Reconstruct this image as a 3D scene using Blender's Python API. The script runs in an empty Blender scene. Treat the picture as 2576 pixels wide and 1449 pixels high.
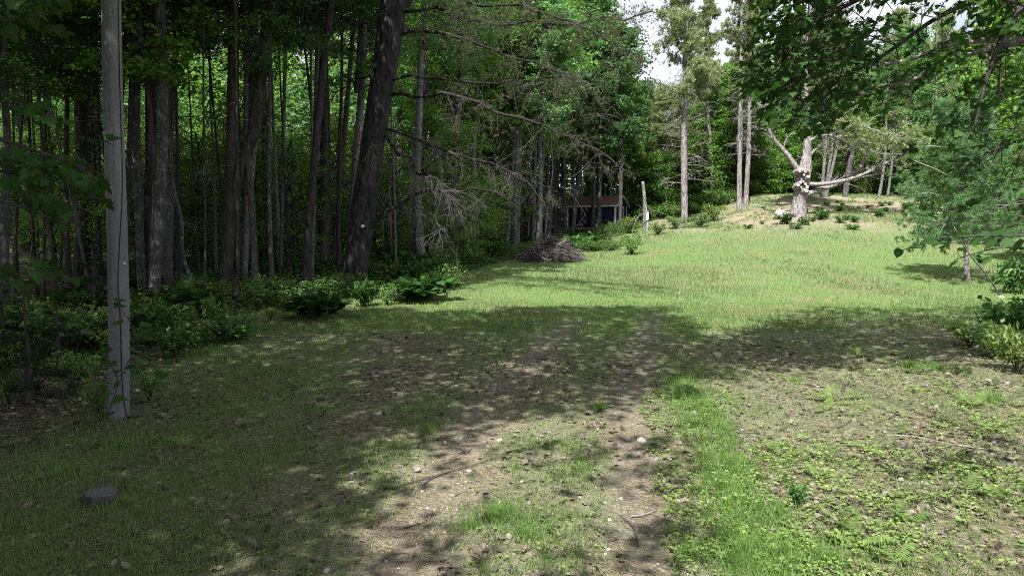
import bpy, math, random
import numpy as np
from mathutils import Vector

SC = bpy.context.scene
COL = SC.collection
R = math.radians
RNG = np.random.default_rng(7)
random.seed(7)

# ------------------------------------------------------------------ camera, sky, sun, exposure
CAM_H, PITCH, F = 2.6, R(4.4), 1717.3          # F: focal length in the 2576 px measuring grid
cam_d = bpy.data.cameras.new('camera'); cam_d.lens = 24; cam_d.sensor_width = 36; cam_d.clip_end = 1500
cam = bpy.data.objects.new('camera', cam_d); COL.objects.link(cam)
cam.location = (0, 0, CAM_H); cam.rotation_euler = (R(90) - PITCH, 0, 0)
SC.camera = cam
SUN_A, SUN_E = R(70), R(57)
TO_SUN = np.array([-math.cos(SUN_E) * math.cos(SUN_A), -math.cos(SUN_E) * math.sin(SUN_A), math.sin(SUN_E)])
sd = bpy.data.lights.new('sun', 'SUN'); sd.energy = 5.0; sd.angle = R(0.6); sd.color = (1.0, 0.97, 0.91)
so = bpy.data.objects.new('sun', sd); COL.objects.link(so); so.location = (0, 0, 60)
so.rotation_euler = Vector(-TO_SUN).to_track_quat('-Z', 'Y').to_euler()
world = bpy.data.worlds.new('World'); SC.world = world; world.use_nodes = True
wn, wl = world.node_tree.nodes, world.node_tree.links
bgn = wn['Background']; bgn.inputs[1].default_value = 0.05
sky = wn.new('ShaderNodeTexSky'); sky.sky_type = 'NISHITA'; sky.sun_disc = False
sky.sun_elevation = SUN_E; sky.sun_rotation = R(200)
tc = wn.new('ShaderNodeTexCoord'); cn = wn.new('ShaderNodeTexNoise'); cn.inputs['Scale'].default_value = 2.4
cn.inputs['Detail'].default_value = 6; cn.inputs['Roughness'].default_value = 0.55
mp = wn.new('ShaderNodeMapping'); mp.inputs['Scale'].default_value = (1, 1, 2.2)
wl.new(tc.outputs['Generated'], mp.inputs[0]); wl.new(mp.outputs[0], cn.inputs['Vector'])
cr = wn.new('ShaderNodeValToRGB'); cr.color_ramp.elements[0].position = 0.24; cr.color_ramp.elements[1].position = 0.45
wl.new(cn.outputs['Fac'], cr.inputs[0])
mx = wn.new('ShaderNodeMixRGB'); wl.new(cr.outputs[0], mx.inputs[0]); wl.new(sky.outputs[0], mx.inputs[1])
mx.inputs[2].default_value = (8.8, 9.3, 10.4, 1); wl.new(mx.outputs[0], bgn.inputs[0])
SC.view_settings.view_transform = 'Standard'; SC.view_settings.look = 'None'
SC.view_settings.exposure = 1.25; SC.view_settings.gamma = 1.0; SC.view_settings.use_curve_mapping = False
SC.render.engine = 'CYCLES'
SC.cycles.use_denoising = False; SC.cycles.denoising_prefilter = 'ACCURATE'; SC.cycles.pixel_filter_type = 'BLACKMAN_HARRIS'; SC.cycles.filter_width = 1.0
SC.cycles.max_bounces = 6; SC.cycles.diffuse_bounces = 4; SC.cycles.transmission_bounces = 4
SC.cycles.glossy_bounces = 2; SC.cycles.sample_clamp_indirect = 3

# ------------------------------------------------------------------ numeric helpers
def hash2(ix, iy, s):
    h = (ix.astype(np.int64) * 374761393 + iy.astype(np.int64) * 668265263 + s * 974711) & 0x7fffffff
    h = ((h ^ (h >> 13)) * 1274126177) & 0x7fffffff
    return ((h ^ (h >> 16)) & 0xffff) / 65535.0
def vn(x, y, s=0):
    x = np.asarray(x, float); y = np.asarray(y, float)
    ix, iy = np.floor(x), np.floor(y); fx, fy = x - ix, y - iy
    fx = fx * fx * (3 - 2 * fx); fy = fy * fy * (3 - 2 * fy)
    a, b = hash2(ix, iy, s), hash2(ix + 1, iy, s); c, d = hash2(ix, iy + 1, s), hash2(ix + 1, iy + 1, s)
    return (a * (1 - fx) + b * fx) * (1 - fy) + (c * (1 - fx) + d * fx) * fy
def fbm(x, y, s=0, o=4):
    t, a, n = 0, 1.0, 0
    for k in range(o):
        t = t + a * vn(x * 2 ** k, y * 2 ** k, s + k * 17); n += a; a *= .5
    return t / n
def sst(a, b, x):
    t = np.clip((x - a) / (b - a), 0, 1); return t * t * (3 - 2 * t)

def ground_z(x, y):
    x = np.asarray(x, float); y = np.asarray(y, float)
    s = np.logaddexp(0, (y - 10) / 2.0) * 2.0
    z = .048 * s + .02 * np.maximum(0, y - 42) - .05 * np.maximum(0, y - 105)
    w = sst(4, 14, x)
    z = z + w * .04 * np.maximum(0, y - 25)
    z = z + 1.95 * np.exp(-.5 * ((np.abs(x - 27.5) / 10.5) ** 3.2 + ((y - 60) / 9.0) ** 2)) * sst(12, 20.5, x)
    z = z - .25 * sst(2, 14, -x - .0 * y) * (1 - sst(20, 40, y))
    z = z + .10 * (fbm(x / 2.2, y / 2.2, 3, 3) - .5) + .03 * (fbm(x / .4, y / .4, 9, 2) - .5)
    z = z - .03 * np.exp(-(rut_d(x, y) / .4) ** 2)
    return z
def seg_d(x, y, poly):
    d = np.full(np.shape(x), 1e9)
    for (ax, ay), (bx, by) in zip(poly[:-1], poly[1:]):
        vx, vy = bx - ax, by - ay; L = vx * vx + vy * vy + 1e-9
        t = np.clip(((x - ax) * vx + (y - ay) * vy) / L, 0, 1)
        d = np.minimum(d, np.hypot(x - ax - t * vx, y - ay - t * vy))
    return d
RUTS = []
def rut_d(x, y):
    d = np.full(np.shape(x), 99.)
    for r in RUTS: d = np.minimum(d, seg_d(x, y, r))
    return d
def ray(u, v):
    a, b = (u - 1288) / F, (724.5 - v) / F
    return np.array([a, math.cos(PITCH) + b * math.sin(PITCH), -math.sin(PITCH) + b * math.cos(PITCH)])
def P(u, v, Y):
    d = ray(u, v); return np.array([0, 0, CAM_H]) + d * (Y / d[1])
def G(u, v, ymax=75.):
    """ground point seen at a measured picture position"""
    d = ray(u, v); d = d / d[1]; lo, y = 2.0, 2.0
    while y < ymax:
        if CAM_H + d[2] * y < float(ground_z(d[0] * y, y)): break
        lo = y; y += .4
    else: return np.array([d[0] * ymax, ymax, float(ground_z(d[0] * ymax, ymax))])
    hi = y
    for _ in range(14):
        m = (lo + hi) / 2
        if CAM_H + d[2] * m < float(ground_z(d[0] * m, m)): hi = m
        else: lo = m
    return np.array([d[0] * hi, hi, float(ground_z(d[0] * hi, hi))])
def proj(x, y, z):
    c, s = math.cos(PITCH), math.sin(PITCH); dz = z - CAM_H
    dep = y * c - dz * s; up = y * s + dz * c
    return 1288 + F * x / dep, 724.5 - F * up / dep
def on_ground(x, y): return np.array([x, y, float(ground_z(x, y))])
_r1 = [G(u, v)[:2] for u, v in [(1010, 1440), (1110, 1200), (1220, 1030), (1325, 920), (1400, 850), (1440, 800)]]
_r2 = [G(u, v)[:2] for u, v in [(1640, 1440), (1610, 1200), (1600, 1050), (1600, 950), (1620, 860), (1650, 790)]]
def extend(r):
    a, b = np.array(r[0]), np.array(r[1]); return [tuple(a - (b - a) / np.linalg.norm(b - a) * 6)] + [tuple(q) for q in r]
RUTS = [extend(_r1), extend(_r2)]
STRIP = extend([G(u, v)[:2] for u, v in [(1930, 1445), (1850, 1250), (1800, 1110), (1750, 1030), (1700, 960)]])
EDGE = [(-7, -10), (-6, 6)] + [tuple(G(u, v)[:2]) for u, v in [(560, 800), (860, 745), (1150, 690), (1330, 640), (1500, 622), (1610, 612)]] + [(11.5, 60), (16, 60), (20, 64), (33, 64), (40, 60), (60, 55)]
def edge_x(y):
    ys = np.array([p[1] for p in EDGE[:10]]); xs = np.array([p[0] for p in EDGE[:10]])
    o = np.argsort(ys); return np.interp(y, ys[o], xs[o])
def in_forest(x, y, m=0.): return (x < edge_x(y) - m) | (y > 61 + m)
def masks(x, y):
    n1 = fbm(x / 1.1, y / 1.1, 21); n2 = fbm(x / 3.5, y / 3.5, 31); n3 = fbm(x / .35, y / .35, 41, 3)
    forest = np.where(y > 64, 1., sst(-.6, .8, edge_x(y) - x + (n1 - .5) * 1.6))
    mound = sst(.25, .6, np.exp(-.5 * (((x - 25) / 10.5) ** 2 + ((y - 58) / 10.5) ** 2)) + (n2 - .5) * .35) * sst(9.5, 13, x) * (1 - sst(60.5, 63, y)); mound = mound * (.3 + .6 * sst(.36, .56, fbm(x / 1.6, y / 2.2, 77)))
    rut = np.exp(-(rut_d(x, y) / .42) ** 2) * (1 - sst(17, 22, y)) * (.55 + .45 * sst(.4, .55, n1))
    strip = np.exp(-(seg_d(x, y, STRIP) / .33) ** 2)
    field = sst(13.0, 18.5, y + (n2 - .5) * 5 - .25 * np.abs(x - 2))
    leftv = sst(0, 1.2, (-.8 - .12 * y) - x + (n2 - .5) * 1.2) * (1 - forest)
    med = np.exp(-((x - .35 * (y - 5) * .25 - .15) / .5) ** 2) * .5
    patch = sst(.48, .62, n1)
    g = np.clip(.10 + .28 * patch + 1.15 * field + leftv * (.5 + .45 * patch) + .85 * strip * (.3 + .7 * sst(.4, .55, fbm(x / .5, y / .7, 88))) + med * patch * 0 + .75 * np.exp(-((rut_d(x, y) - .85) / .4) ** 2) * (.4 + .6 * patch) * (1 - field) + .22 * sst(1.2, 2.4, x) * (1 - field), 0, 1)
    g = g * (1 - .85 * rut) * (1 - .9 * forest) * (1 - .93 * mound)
    dry = .06 + .5 * sst(.45, .7, .5 * fbm(x / 2.4, y / 2.2, 55) + .5 * fbm(x / .6, y / .6, 56))
    litter = np.clip(.35 + .5 * sst(.4, .6, n2) + .6 * forest - .55 * rut - .8 * field, 0, 1) * (1 - mound)
    return dict(g=g, forest=forest, mound=mound, rut=rut, dry=dry, litter=litter, n3=n3, strip=strip, field=field)

# ------------------------------------------------------------------ mesh helpers
class MB:
    def __init__(s): s.v, s.t, s.q, s.n, s.tm, s.qm = [], [], [], 0, [], []
    def add(s, V, T=None, Q=None, m=0):
        V = np.asarray(V, float).reshape(-1, 3)
        if T is not None and len(T): T = np.asarray(T).reshape(-1, 3); s.t.append(T + s.n); s.tm.append(np.full(len(T), m))
        if Q is not None and len(Q): Q = np.asarray(Q).reshape(-1, 4); s.q.append(Q + s.n); s.qm.append(np.full(len(Q), m))
        s.v.append(V); s.n += len(V)
    def mesh(s, name, mats, smooth=False):
        me = bpy.data.meshes.new(name)
        V = np.concatenate(s.v) if s.v else np.zeros((0, 3))
        T = np.concatenate(s.t) if s.t else np.zeros((0, 3), int); Q = np.concatenate(s.q) if s.q else np.zeros((0, 4), int)
        me.vertices.add(len(V)); me.vertices.foreach_set('co', V.astype(np.float32).ravel())
        li = np.concatenate([T.ravel(), Q.ravel()]); me.loops.add(len(li)); me.loops.foreach_set('vertex_index', li.astype(np.int32))
        st = np.concatenate([np.arange(len(T)) * 3, len(T) * 3 + np.arange(len(Q)) * 4]); me.polygons.add(len(st))
        me.polygons.foreach_set('loop_start', st.astype(np.int32))
        mi = np.concatenate((s.tm or [np.zeros(0)]) + (s.qm or [np.zeros(0)])).astype(np.int32)
        me.polygons.foreach_set('material_index', mi)
        me.polygons.foreach_set('use_smooth', np.full(len(st), smooth))
        me.update(calc_edges=True); me.validate()
        for m in (mats if isinstance(mats, (list, tuple)) else [mats]): me.materials.append(m)
        return me
def obj(name, me, parent=None, loc=(0, 0, 0), rz=0, sc=1, rot=None):
    o = bpy.data.objects.new(name, me); COL.objects.link(o)
    if name in ('dead_twigs', 'dead_branch', 'needles', 'twigs', 'stems', 'twig'): o['kind'] = 'stuff'
    if parent is not None: o.parent = parent
    o.location = Vector([float(c) for c in loc]); o.rotation_euler = rot if rot is not None else (0, 0, rz)
    o.scale = (sc, sc, sc) if np.isscalar(sc) else sc
    return o
def tag(o, label, cat, group=None):
    o['label'] = label; o['category'] = cat
    if group: o['group'] = group
    return o
def empty(name, label, cat, loc, group=None):
    o = bpy.data.objects.new(name, None); o.empty_display_size = .3; COL.objects.link(o)
    o.location = Vector([float(c) for c in loc]); return tag(o, label, cat, group)
def unit(v): v = np.asarray(v, float); return v / (np.linalg.norm(v) + 1e-12)
def tube(mb, pts, rad, sides=6, m=0, cap=True, noise=0, seed=0):
    pts = np.asarray(pts, float); rad = np.asarray(rad, float) * np.ones(len(pts)); n = len(pts)
    tg = np.gradient(pts, axis=0); tg /= np.linalg.norm(tg, axis=1, keepdims=True) + 1e-12
    ref = np.array([1., 0, 0]) if abs(tg[:, 0]).mean() < .7 else np.array([0, 0, 1.])
    a = np.cross(tg, ref); a /= np.linalg.norm(a, axis=1, keepdims=True) + 1e-12; b = np.cross(tg, a)
    th = np.arange(sides) / sides * 2 * math.pi
    rr = rad[:, None] * np.ones(sides)
    if noise:
        rr = rr * (1 + noise * (vn(np.arange(sides)[None, :] * 1.37 + seed, np.arange(n)[:, None] * .61, seed) - .5) * 2)
    V = pts[:, None] + rr[..., None] * (np.cos(th)[None, :, None] * a[:, None] + np.sin(th)[None, :, None] * b[:, None])
    i = np.arange(n - 1)[:, None] * sides; j = np.arange(sides)[None, :]; k = (j + 1) % sides
    Q = np.stack([i + j, i + k, i + sides + k, i + sides + j], -1).reshape(-1, 4)
    T = None
    V = V.reshape(-1, 3)
    if cap:
        V = np.vstack([V, pts[-1]]); c = len(V) - 1; o = (n - 1) * sides
        T = [(o + q, o + (q + 1) % sides, c) for q in range(sides)]
    mb.add(V, T, Q, m)
def box(mb, c, s, rz=0, m=0):
    x, y, z = np.array(s) / 2.
    V = np.array([(i, j, k) for k in (-z, z) for j in (-y, y) for i in (-x, x)])
    cs, sn = math.cos(rz), math.sin(rz); V = V @ np.array([[cs, sn, 0], [-sn, cs, 0], [0, 0, 1]]) + np.array(c)
    mb.add(V, None, [(0, 2, 3, 1), (4, 5, 7, 6), (0, 1, 5, 4), (2, 6, 7, 3), (0, 4, 6, 2), (1, 3, 7, 5)], m)
def smooth_path(pts, n):
    pts = np.asarray(pts, float); t = np.linspace(0, 1, len(pts)); u = np.linspace(0, 1, n)
    out = np.stack([np.interp(u, t, pts[:, k]) for k in range(pts.shape[1])], 1)
    for _ in range(2): out[1:-1] = .25 * out[:-2] + .5 * out[1:-1] + .25 * out[2:]
    return out
def frames(D, N):
    """orthonormal frames from direction arrays: along, side, normal"""
    D = D / (np.linalg.norm(D, axis=1, keepdims=True) + 1e-9)
    S = np.cross(N, D); S /= np.linalg.norm(S, axis=1, keepdims=True) + 1e-9
    return D, S, np.cross(D, S)
def stamp(mb, tmpl, tris, C, D, N, size, m=0):
    """template (k,3) in (along, side, up) stamped at C"""
    D, S, U = frames(D, N); size = np.asarray(size).reshape(-1, 1, 1) * np.ones((len(C), 1, 1))
    V = C[:, None] + size * (tmpl[None, :, 0:1] * D[:, None] + tmpl[None, :, 1:2] * S[:, None] + tmpl[None, :, 2:3] * U[:, None])
    k = len(tmpl); T = (np.asarray(tris)[None] + (np.arange(len(C)) * k)[:, None, None]).reshape(-1, 3)
    mb.add(V.reshape(-1, 3), T, None, m)
LEAF = np.array([(0, 0, 0), (.45, .33, .07), (1, 0, -.06), (.5, -.33, .07)]); LEAF_T = [(0, 1, 2), (0, 2, 3)]
_h = [(0, 0), (.02, .22), (-.12, .36), (.14, .38), (.10, .58), (.38, .40), (.52, .46), (.56, .22), (.74, .2), (1.0, 0)]
_o = _h + [(x, -y) for x, y in _h[-2:0:-1]]
MAPLE = np.array([(x, y, .10 * abs(y) - .12 * x * x) for x, y in _o] + [(.32, 0, -.03)])
MAPLE_T = [(len(_o), i, (i + 1) % len(_o)) for i in range(len(_o))]
_o2 = [(0, 0), (.08, .28), (.35, .42), (.65, .34), (.85, .16), (1.05, 0), (.85, -.16), (.65, -.34), (.35, -.42), (.08, -.28)]
ROUND = np.array([(x, y, .12 * abs(y) - .1 * x) for x, y in _o2] + [(.4, 0, -.03)])
ROUND_T = [(10, i, (i + 1) % 10) for i in range(10)]
def needles_template(n, w, seed, spread=1.0):
    r = np.random.default_rng(seed); V, T = [], []
    for i in range(n):
        a = r.uniform(0, 2 * math.pi); e = r.uniform(.2, 1.25) * spread
        d = np.array([math.cos(e), math.sin(e) * math.cos(a), math.sin(e) * math.sin(a)]); L = r.uniform(.65, 1.)
        s = unit(np.cross(d, r.normal(size=3))) * w
        V += [-s, s, d * L]; T.append((3 * i, 3 * i + 1, 3 * i + 2))
    return np.array(V), T
def rnd_dirs(n, up=0., rng=RNG):
    d = rng.normal(size=(n, 3)); d[:, 2] = d[:, 2] * .5 + up; return d / np.linalg.norm(d, axis=1, keepdims=True)

# ------------------------------------------------------------------ materials
def nodes(name):
    m = bpy.data.materials.new(name); m.use_nodes = True; nt = m.node_tree; return m, nt.nodes, nt.links, nt.nodes['Principled BSDF']
def ramp(n, l, fac, stops):
    r = n.new('ShaderNodeValToRGB'); e = r.color_ramp.elements
    while len(e) < len(stops): e.new(.5)
    for k, (p, c) in enumerate(stops): e[k].position = p; e[k].color = (*c, 1)
    l.new(fac, r.inputs[0]); return r.outputs[0]
def noise(n, l, scale, detail=4, rough=.6, vec=None, stretch=None, coord='Object'):
    t = n.new('ShaderNodeTexCoord'); x = n.new('ShaderNodeTexNoise'); x.inputs['Scale'].default_value = scale
    x.inputs['Detail'].default_value = detail; x.inputs['Roughness'].default_value = rough
    src = t.outputs[coord]
    if stretch: mp = n.new('ShaderNodeMapping'); mp.inputs['Scale'].default_value = stretch; l.new(src, mp.inputs[0]); src = mp.outputs[0]
    l.new(src, x.inputs['Vector']); return x.outputs['Fac']
def bump(n, l, h, strength, dist, b):
    x = n.new('ShaderNodeBump'); x.inputs['Strength'].default_value = strength; x.inputs['Distance'].default_value = dist
    l.new(h, x.inputs['Height']); l.new(x.outputs[0], b.inputs['Normal'])
def mix(n, l, f, a, b, mode='MIX'):
    x = n.new('ShaderNodeMixRGB'); x.blend_type = mode
    for s, q in zip(x.inputs, (f, a, b)):
        if isinstance(q, (int, float)): s.default_value = q
        elif isinstance(q, tuple): s.default_value = (*q, 1)
        else: l.new(q, s)
    return x.outputs[0]
def leaf_mat(name, c1, c2, c3, trans=.4, rough=.5, spec=.3):
    m, n, l, b = nodes(name)
    g = n.new('ShaderNodeNewGeometry'); oi = n.new('ShaderNodeObjectInfo')
    c = ramp(n, l, g.outputs['Random Per Island'], [(0, c1), (.55, c2), (1, c3)])
    h = n.new('ShaderNodeHueSaturation'); l.new(c, h.inputs['Color'])
    mr = n.new('ShaderNodeMapRange'); mr.inputs['To Min'].default_value = .72; mr.inputs['To Max'].default_value = 1.3
    l.new(oi.outputs['Random'], mr.inputs['Value']); l.new(mr.outputs[0], h.inputs['Value'])
    l.new(h.outputs[0], b.inputs['Base Color']); b.inputs['Roughness'].default_value = rough; b.inputs['Specular IOR Level'].default_value = spec
    tr = n.new('ShaderNodeBsdfTranslucent'); c2_ = mix(n, l, 1.0, h.outputs[0], (1.5, 1.55, .7), 'MULTIPLY'); l.new(c2_, tr.inputs[0])
    ms = n.new('ShaderNodeMixShader'); ms.inputs[0].default_value = trans
    l.new(b.outputs[0], ms.inputs[1]); l.new(tr.outputs[0], ms.inputs[2]); l.new(ms.outputs[0], n['Material Output'].inputs[0])
    return m
def bark_mat(name, dark, light, lichen=None, scale=9, stretch=(1, 1, .18), bs=.9):
    m, n, l, b = nodes(name)
    f = noise(n, l, scale, 6, .7, stretch=stretch); c = ramp(n, l, f, [(.32, dark), (.7, light)])
    if lichen:
        g = noise(n, l, 5.5, 5, .65); r = n.new('ShaderNodeValToRGB'); r.color_ramp.elements[0].position = .56; r.color_ramp.elements[1].position = .64
        l.new(g, r.inputs[0]); c = mix(n, l, r.outputs[0], c, lichen)
    l.new(c, b.inputs['Base Color']); b.inputs['Roughness'].default_value = .95; b.inputs['Specular IOR Level'].default_value = .1
    v = n.new('ShaderNodeTexVoronoi'); v.inputs['Scale'].default_value = scale * 1.3; t = n.new('ShaderNodeTexCoord'); mp = n.new('ShaderNodeMapping')
    mp.inputs['Scale'].default_value = stretch; l.new(t.outputs['Object'], mp.inputs[0]); l.new(mp.outputs[0], v.inputs['Vector'])
    ad = n.new('ShaderNodeMath'); ad.operation = 'ADD'; l.new(v.outputs['Distance'], ad.inputs[0]); l.new(f, ad.inputs[1])
    bump(n, l, ad.outputs[0], bs, .06, b); return m
def flat_mat(name, c1, c2, scale=6, rough=.8, stretch=None, bs=.3, spec=.2, metal=0):
    m, n, l, b = nodes(name); f = noise(n, l, scale, 5, .65, stretch=stretch)
    l.new(ramp(n, l, f, [(.3, c1), (.7, c2)]), b.inputs['Base Color']); b.inputs['Roughness'].default_value = rough
    b.inputs['Specular IOR Level'].default_value = spec; b.inputs['Metallic'].default_value = metal; bump(n, l, f, bs, .02, b); return m
M = {}
M['maple'] = leaf_mat('maple_leaf', (.05, .115, .042), (.085, .18, .07), (.14, .26, .12), .4)
M['beech'] = leaf_mat('beech_leaf', (.07, .15, .03), (.11, .22, .045), (.17, .30, .065), .45)
M['hemlock'] = leaf_mat('hemlock_leaf', (.015, .038, .014), (.025, .058, .02), (.04, .085, .028), .2)
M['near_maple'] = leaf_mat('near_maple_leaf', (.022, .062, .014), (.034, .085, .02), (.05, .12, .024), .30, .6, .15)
M['pine'] = leaf_mat('pine_needle', (.13, .175, .085), (.20, .25, .13), (.28, .32, .18), .35)
M['young_pine'] = leaf_mat('young_pine_needle', (.05, .12, .05), (.09, .18, .075), (.15, .25, .11), .28)
M['rust_pine'] = leaf_mat('rusty_pine_needle', (.04, .065, .025), (.085, .08, .04), (.06, .10, .035), .25)
M['grass'] = leaf_mat('grass_blade', (.075, .135, .04), (.115, .185, .06), (.2, .22, .11), .35)
M['lawn'] = leaf_mat('lawn_blade', (.095, .205, .038), (.145, .285, .058), (.23, .31, .11), .38)
M['bright_grass'] = leaf_mat('lush_grass_blade', (.065, .14, .03), (.105, .205, .045), (.19, .26, .085), .38)
M['straw'] = leaf_mat('straw', (.14, .115, .07), (.25, .21, .13), (.40, .35, .24), .2)
M['fern'] = leaf_mat('fern_frond', (.10, .165, .045), (.155, .23, .065), (.21, .28, .09), .38)
M['herb'] = leaf_mat('herb_leaf', (.06, .13, .035), (.10, .185, .055), (.15, .24, .08), .38)
M['laurel'] = leaf_mat('laurel_leaf', (.03, .085, .02), (.05, .13, .03), (.09, .19, .045), .25)
M['yellow'] = leaf_mat('yellow_leaf', (.2, .2, .03), (.28, .26, .04), (.14, .2, .03), .35)
M['dead_leaf'] = leaf_mat('dead_leaf', (.06, .045, .038), (.15, .118, .098), (.27, .23, .20), .12)
M['bark'] = bark_mat('dark_bark', (.024, .02, .02), (.115, .10, .10))
M['bark_grey'] = bark_mat('grey_bark', (.045, .04, .043), (.15, .14, .148), (.23, .24, .215), 14)
M['bark_light'] = bark_mat('pale_bark', (.09, .082, .085), (.26, .245, .25), (.34, .34, .32), 12, (1, 1, .6))
M['bark_pine'] = bark_mat('pine_bark', (.012, .010, .012), (.075, .066, .074), None, 7, (1, 1, .25), 1.0)
M['bark_mound'] = bark_mat('weathered_pine_bark', (.075, .065, .07), (.44, .40, .41), None, 9, (1, 1, .22), 1.0)
M['dead_mid'] = bark_mat('dull_dead_wood', (.07, .06, .062), (.19, .17, .175), None, 12, (1, 1, .3), .4)
M['dead'] = bark_mat('dead_wood', (.16, .14, .14), (.33, .30, .30), None, 12, (1, 1, .3), .4)
M['limb_dark'] = bark_mat('limb_bark', (.018, .015, .016), (.07, .06, .062))
M['dead_dark'] = bark_mat('dark_dead_wood', (.045, .038, .04), (.16, .14, .145), None, 12, (1, 1, .3), .4)
M['cut'] = flat_mat('sawn_wood', (.42, .37, .3), (.56, .5, .42), 20)
M['stone'] = flat_mat('stone', (.3, .27, .24), (.5, .47, .43), 14, .85, None, .6)
M['black'] = flat_mat('black_cable', (.012, .012, .014), (.02, .02, .02), 5, .6)
M['plastic'] = flat_mat('pale_plastic', (.62, .62, .66), (.7, .7, .74), 5, .5)
M['lumber'] = flat_mat('treated_lumber', (.3, .24, .09), (.42, .34, .14), 8, .8, (1, 1, 1))
M['white_paint'] = flat_mat('white_paint', (.6, .62, .66), (.76, .78, .8), 5, .6)
M['shingle'] = flat_mat('brown_shingle', (.13, .07, .05), (.26, .155, .11), 9, .95, (1, 1, 3))

def ground_material():
    m, n, l, b = nodes('forest_ground')
    at = n.new('ShaderNodeAttribute'); at.attribute_name = 'cover'; sp = n.new('ShaderNodeSeparateColor'); l.new(at.outputs['Color'], sp.inputs[0])
    at2 = n.new('ShaderNodeAttribute'); at2.attribute_name = 'cover_b'; sp2 = n.new('ShaderNodeSeparateColor'); l.new(at2.outputs['Color'], sp2.inputs[0])
    f1 = noise(n, l, 22, 5, .7); f2 = noise(n, l, 3.0, 5, .6); f3 = noise(n, l, 70, 3, .7)
    v = n.new('ShaderNodeTexVoronoi'); v.inputs['Scale'].default_value = 17; t = n.new('ShaderNodeTexCoord'); l.new(t.outputs['Object'], v.inputs['Vector'])
    vs = n.new('ShaderNodeSeparateColor'); l.new(v.outputs['Color'], vs.inputs[0])
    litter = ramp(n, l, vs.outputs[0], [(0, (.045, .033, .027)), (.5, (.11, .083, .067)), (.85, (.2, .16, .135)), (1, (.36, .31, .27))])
    dirt = ramp(n, l, f1, [(.3, (.09, .073, .062)), (.5, (.165, .14, .118)), (.72, (.30, .265, .23))])
    straw = ramp(n, l, f1, [(.3, (.12, .10, .045)), (.7, (.25, .215, .11))])
    green = ramp(n, l, f3, [(.3, (.07, .13, .045)), (.7, (.16, .24, .09))])
    sand = ramp(n, l, f1, [(.3, (.17, .135, .095)), (.7, (.33, .285, .21))])
    base = mix(n, l, sp.outputs[2], dirt, litter)
    sm = n.new('ShaderNodeMath'); sm.operation = 'MULTIPLY'; sm.inputs[1].default_value = .35; l.new(f2, sm.inputs[0]); base = mix(n, l, sm.outputs[0], base, straw)
    gr = mix(n, l, sp2.outputs[0], green, straw)
    ms = n.new('ShaderNodeMath'); ms.operation = 'MULTIPLY'; ms.inputs[1].default_value = .8; l.new(sp.outputs[0], ms.inputs[0])
    base = mix(n, l, ms.outputs[0], base, gr)
    base = mix(n, l, sp.outputs[1], base, sand)
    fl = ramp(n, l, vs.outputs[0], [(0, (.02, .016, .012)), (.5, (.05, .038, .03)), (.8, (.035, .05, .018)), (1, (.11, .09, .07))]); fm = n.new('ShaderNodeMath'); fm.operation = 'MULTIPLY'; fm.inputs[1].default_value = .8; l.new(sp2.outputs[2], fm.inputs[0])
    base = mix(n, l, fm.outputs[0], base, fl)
    l.new(base, b.inputs['Base Color']); b.inputs['Roughness'].default_value = 1; b.inputs['Specular IOR Level'].default_value = .05
    ad = n.new('ShaderNodeMath'); l.new(f1, ad.inputs[0]); l.new(v.outputs['Distance'], ad.inputs[1]); bump(n, l, ad.outputs[0], .8, .03, b)
    return m

# ------------------------------------------------------------------ ground
def build_ground():
    s = np.linspace(-1, 1, 290); X = np.sinh(s * 4.0) / math.sinh(4.0) * 170
    t = np.linspace(0, 1, 340); Y = 3.5 + (np.exp(t * 4.2) - 1) / (math.exp(4.2) - 1) * 260
    Y = np.concatenate([np.linspace(-60, 3, 30), Y])
    gx, gy = np.meshgrid(X, Y); z = ground_z(gx, gy)
    V = np.stack([gx, gy, z], -1).reshape(-1, 3); nx, ny = len(X), len(Y)
    i = np.arange(ny - 1)[:, None] * nx; j = np.arange(nx - 1)[None]
    Q = np.stack([i + j, i + j + 1, i + nx + j + 1, i + nx + j], -1).reshape(-1, 4)
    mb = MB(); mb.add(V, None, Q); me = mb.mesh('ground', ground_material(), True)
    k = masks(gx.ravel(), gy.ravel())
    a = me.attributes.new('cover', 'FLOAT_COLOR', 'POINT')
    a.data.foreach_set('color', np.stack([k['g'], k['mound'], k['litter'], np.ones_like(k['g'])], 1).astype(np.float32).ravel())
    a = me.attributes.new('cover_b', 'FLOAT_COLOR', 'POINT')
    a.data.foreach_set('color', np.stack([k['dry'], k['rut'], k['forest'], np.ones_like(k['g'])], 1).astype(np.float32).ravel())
    o = obj('ground', me); o['kind'] = 'structure'
build_ground()

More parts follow.
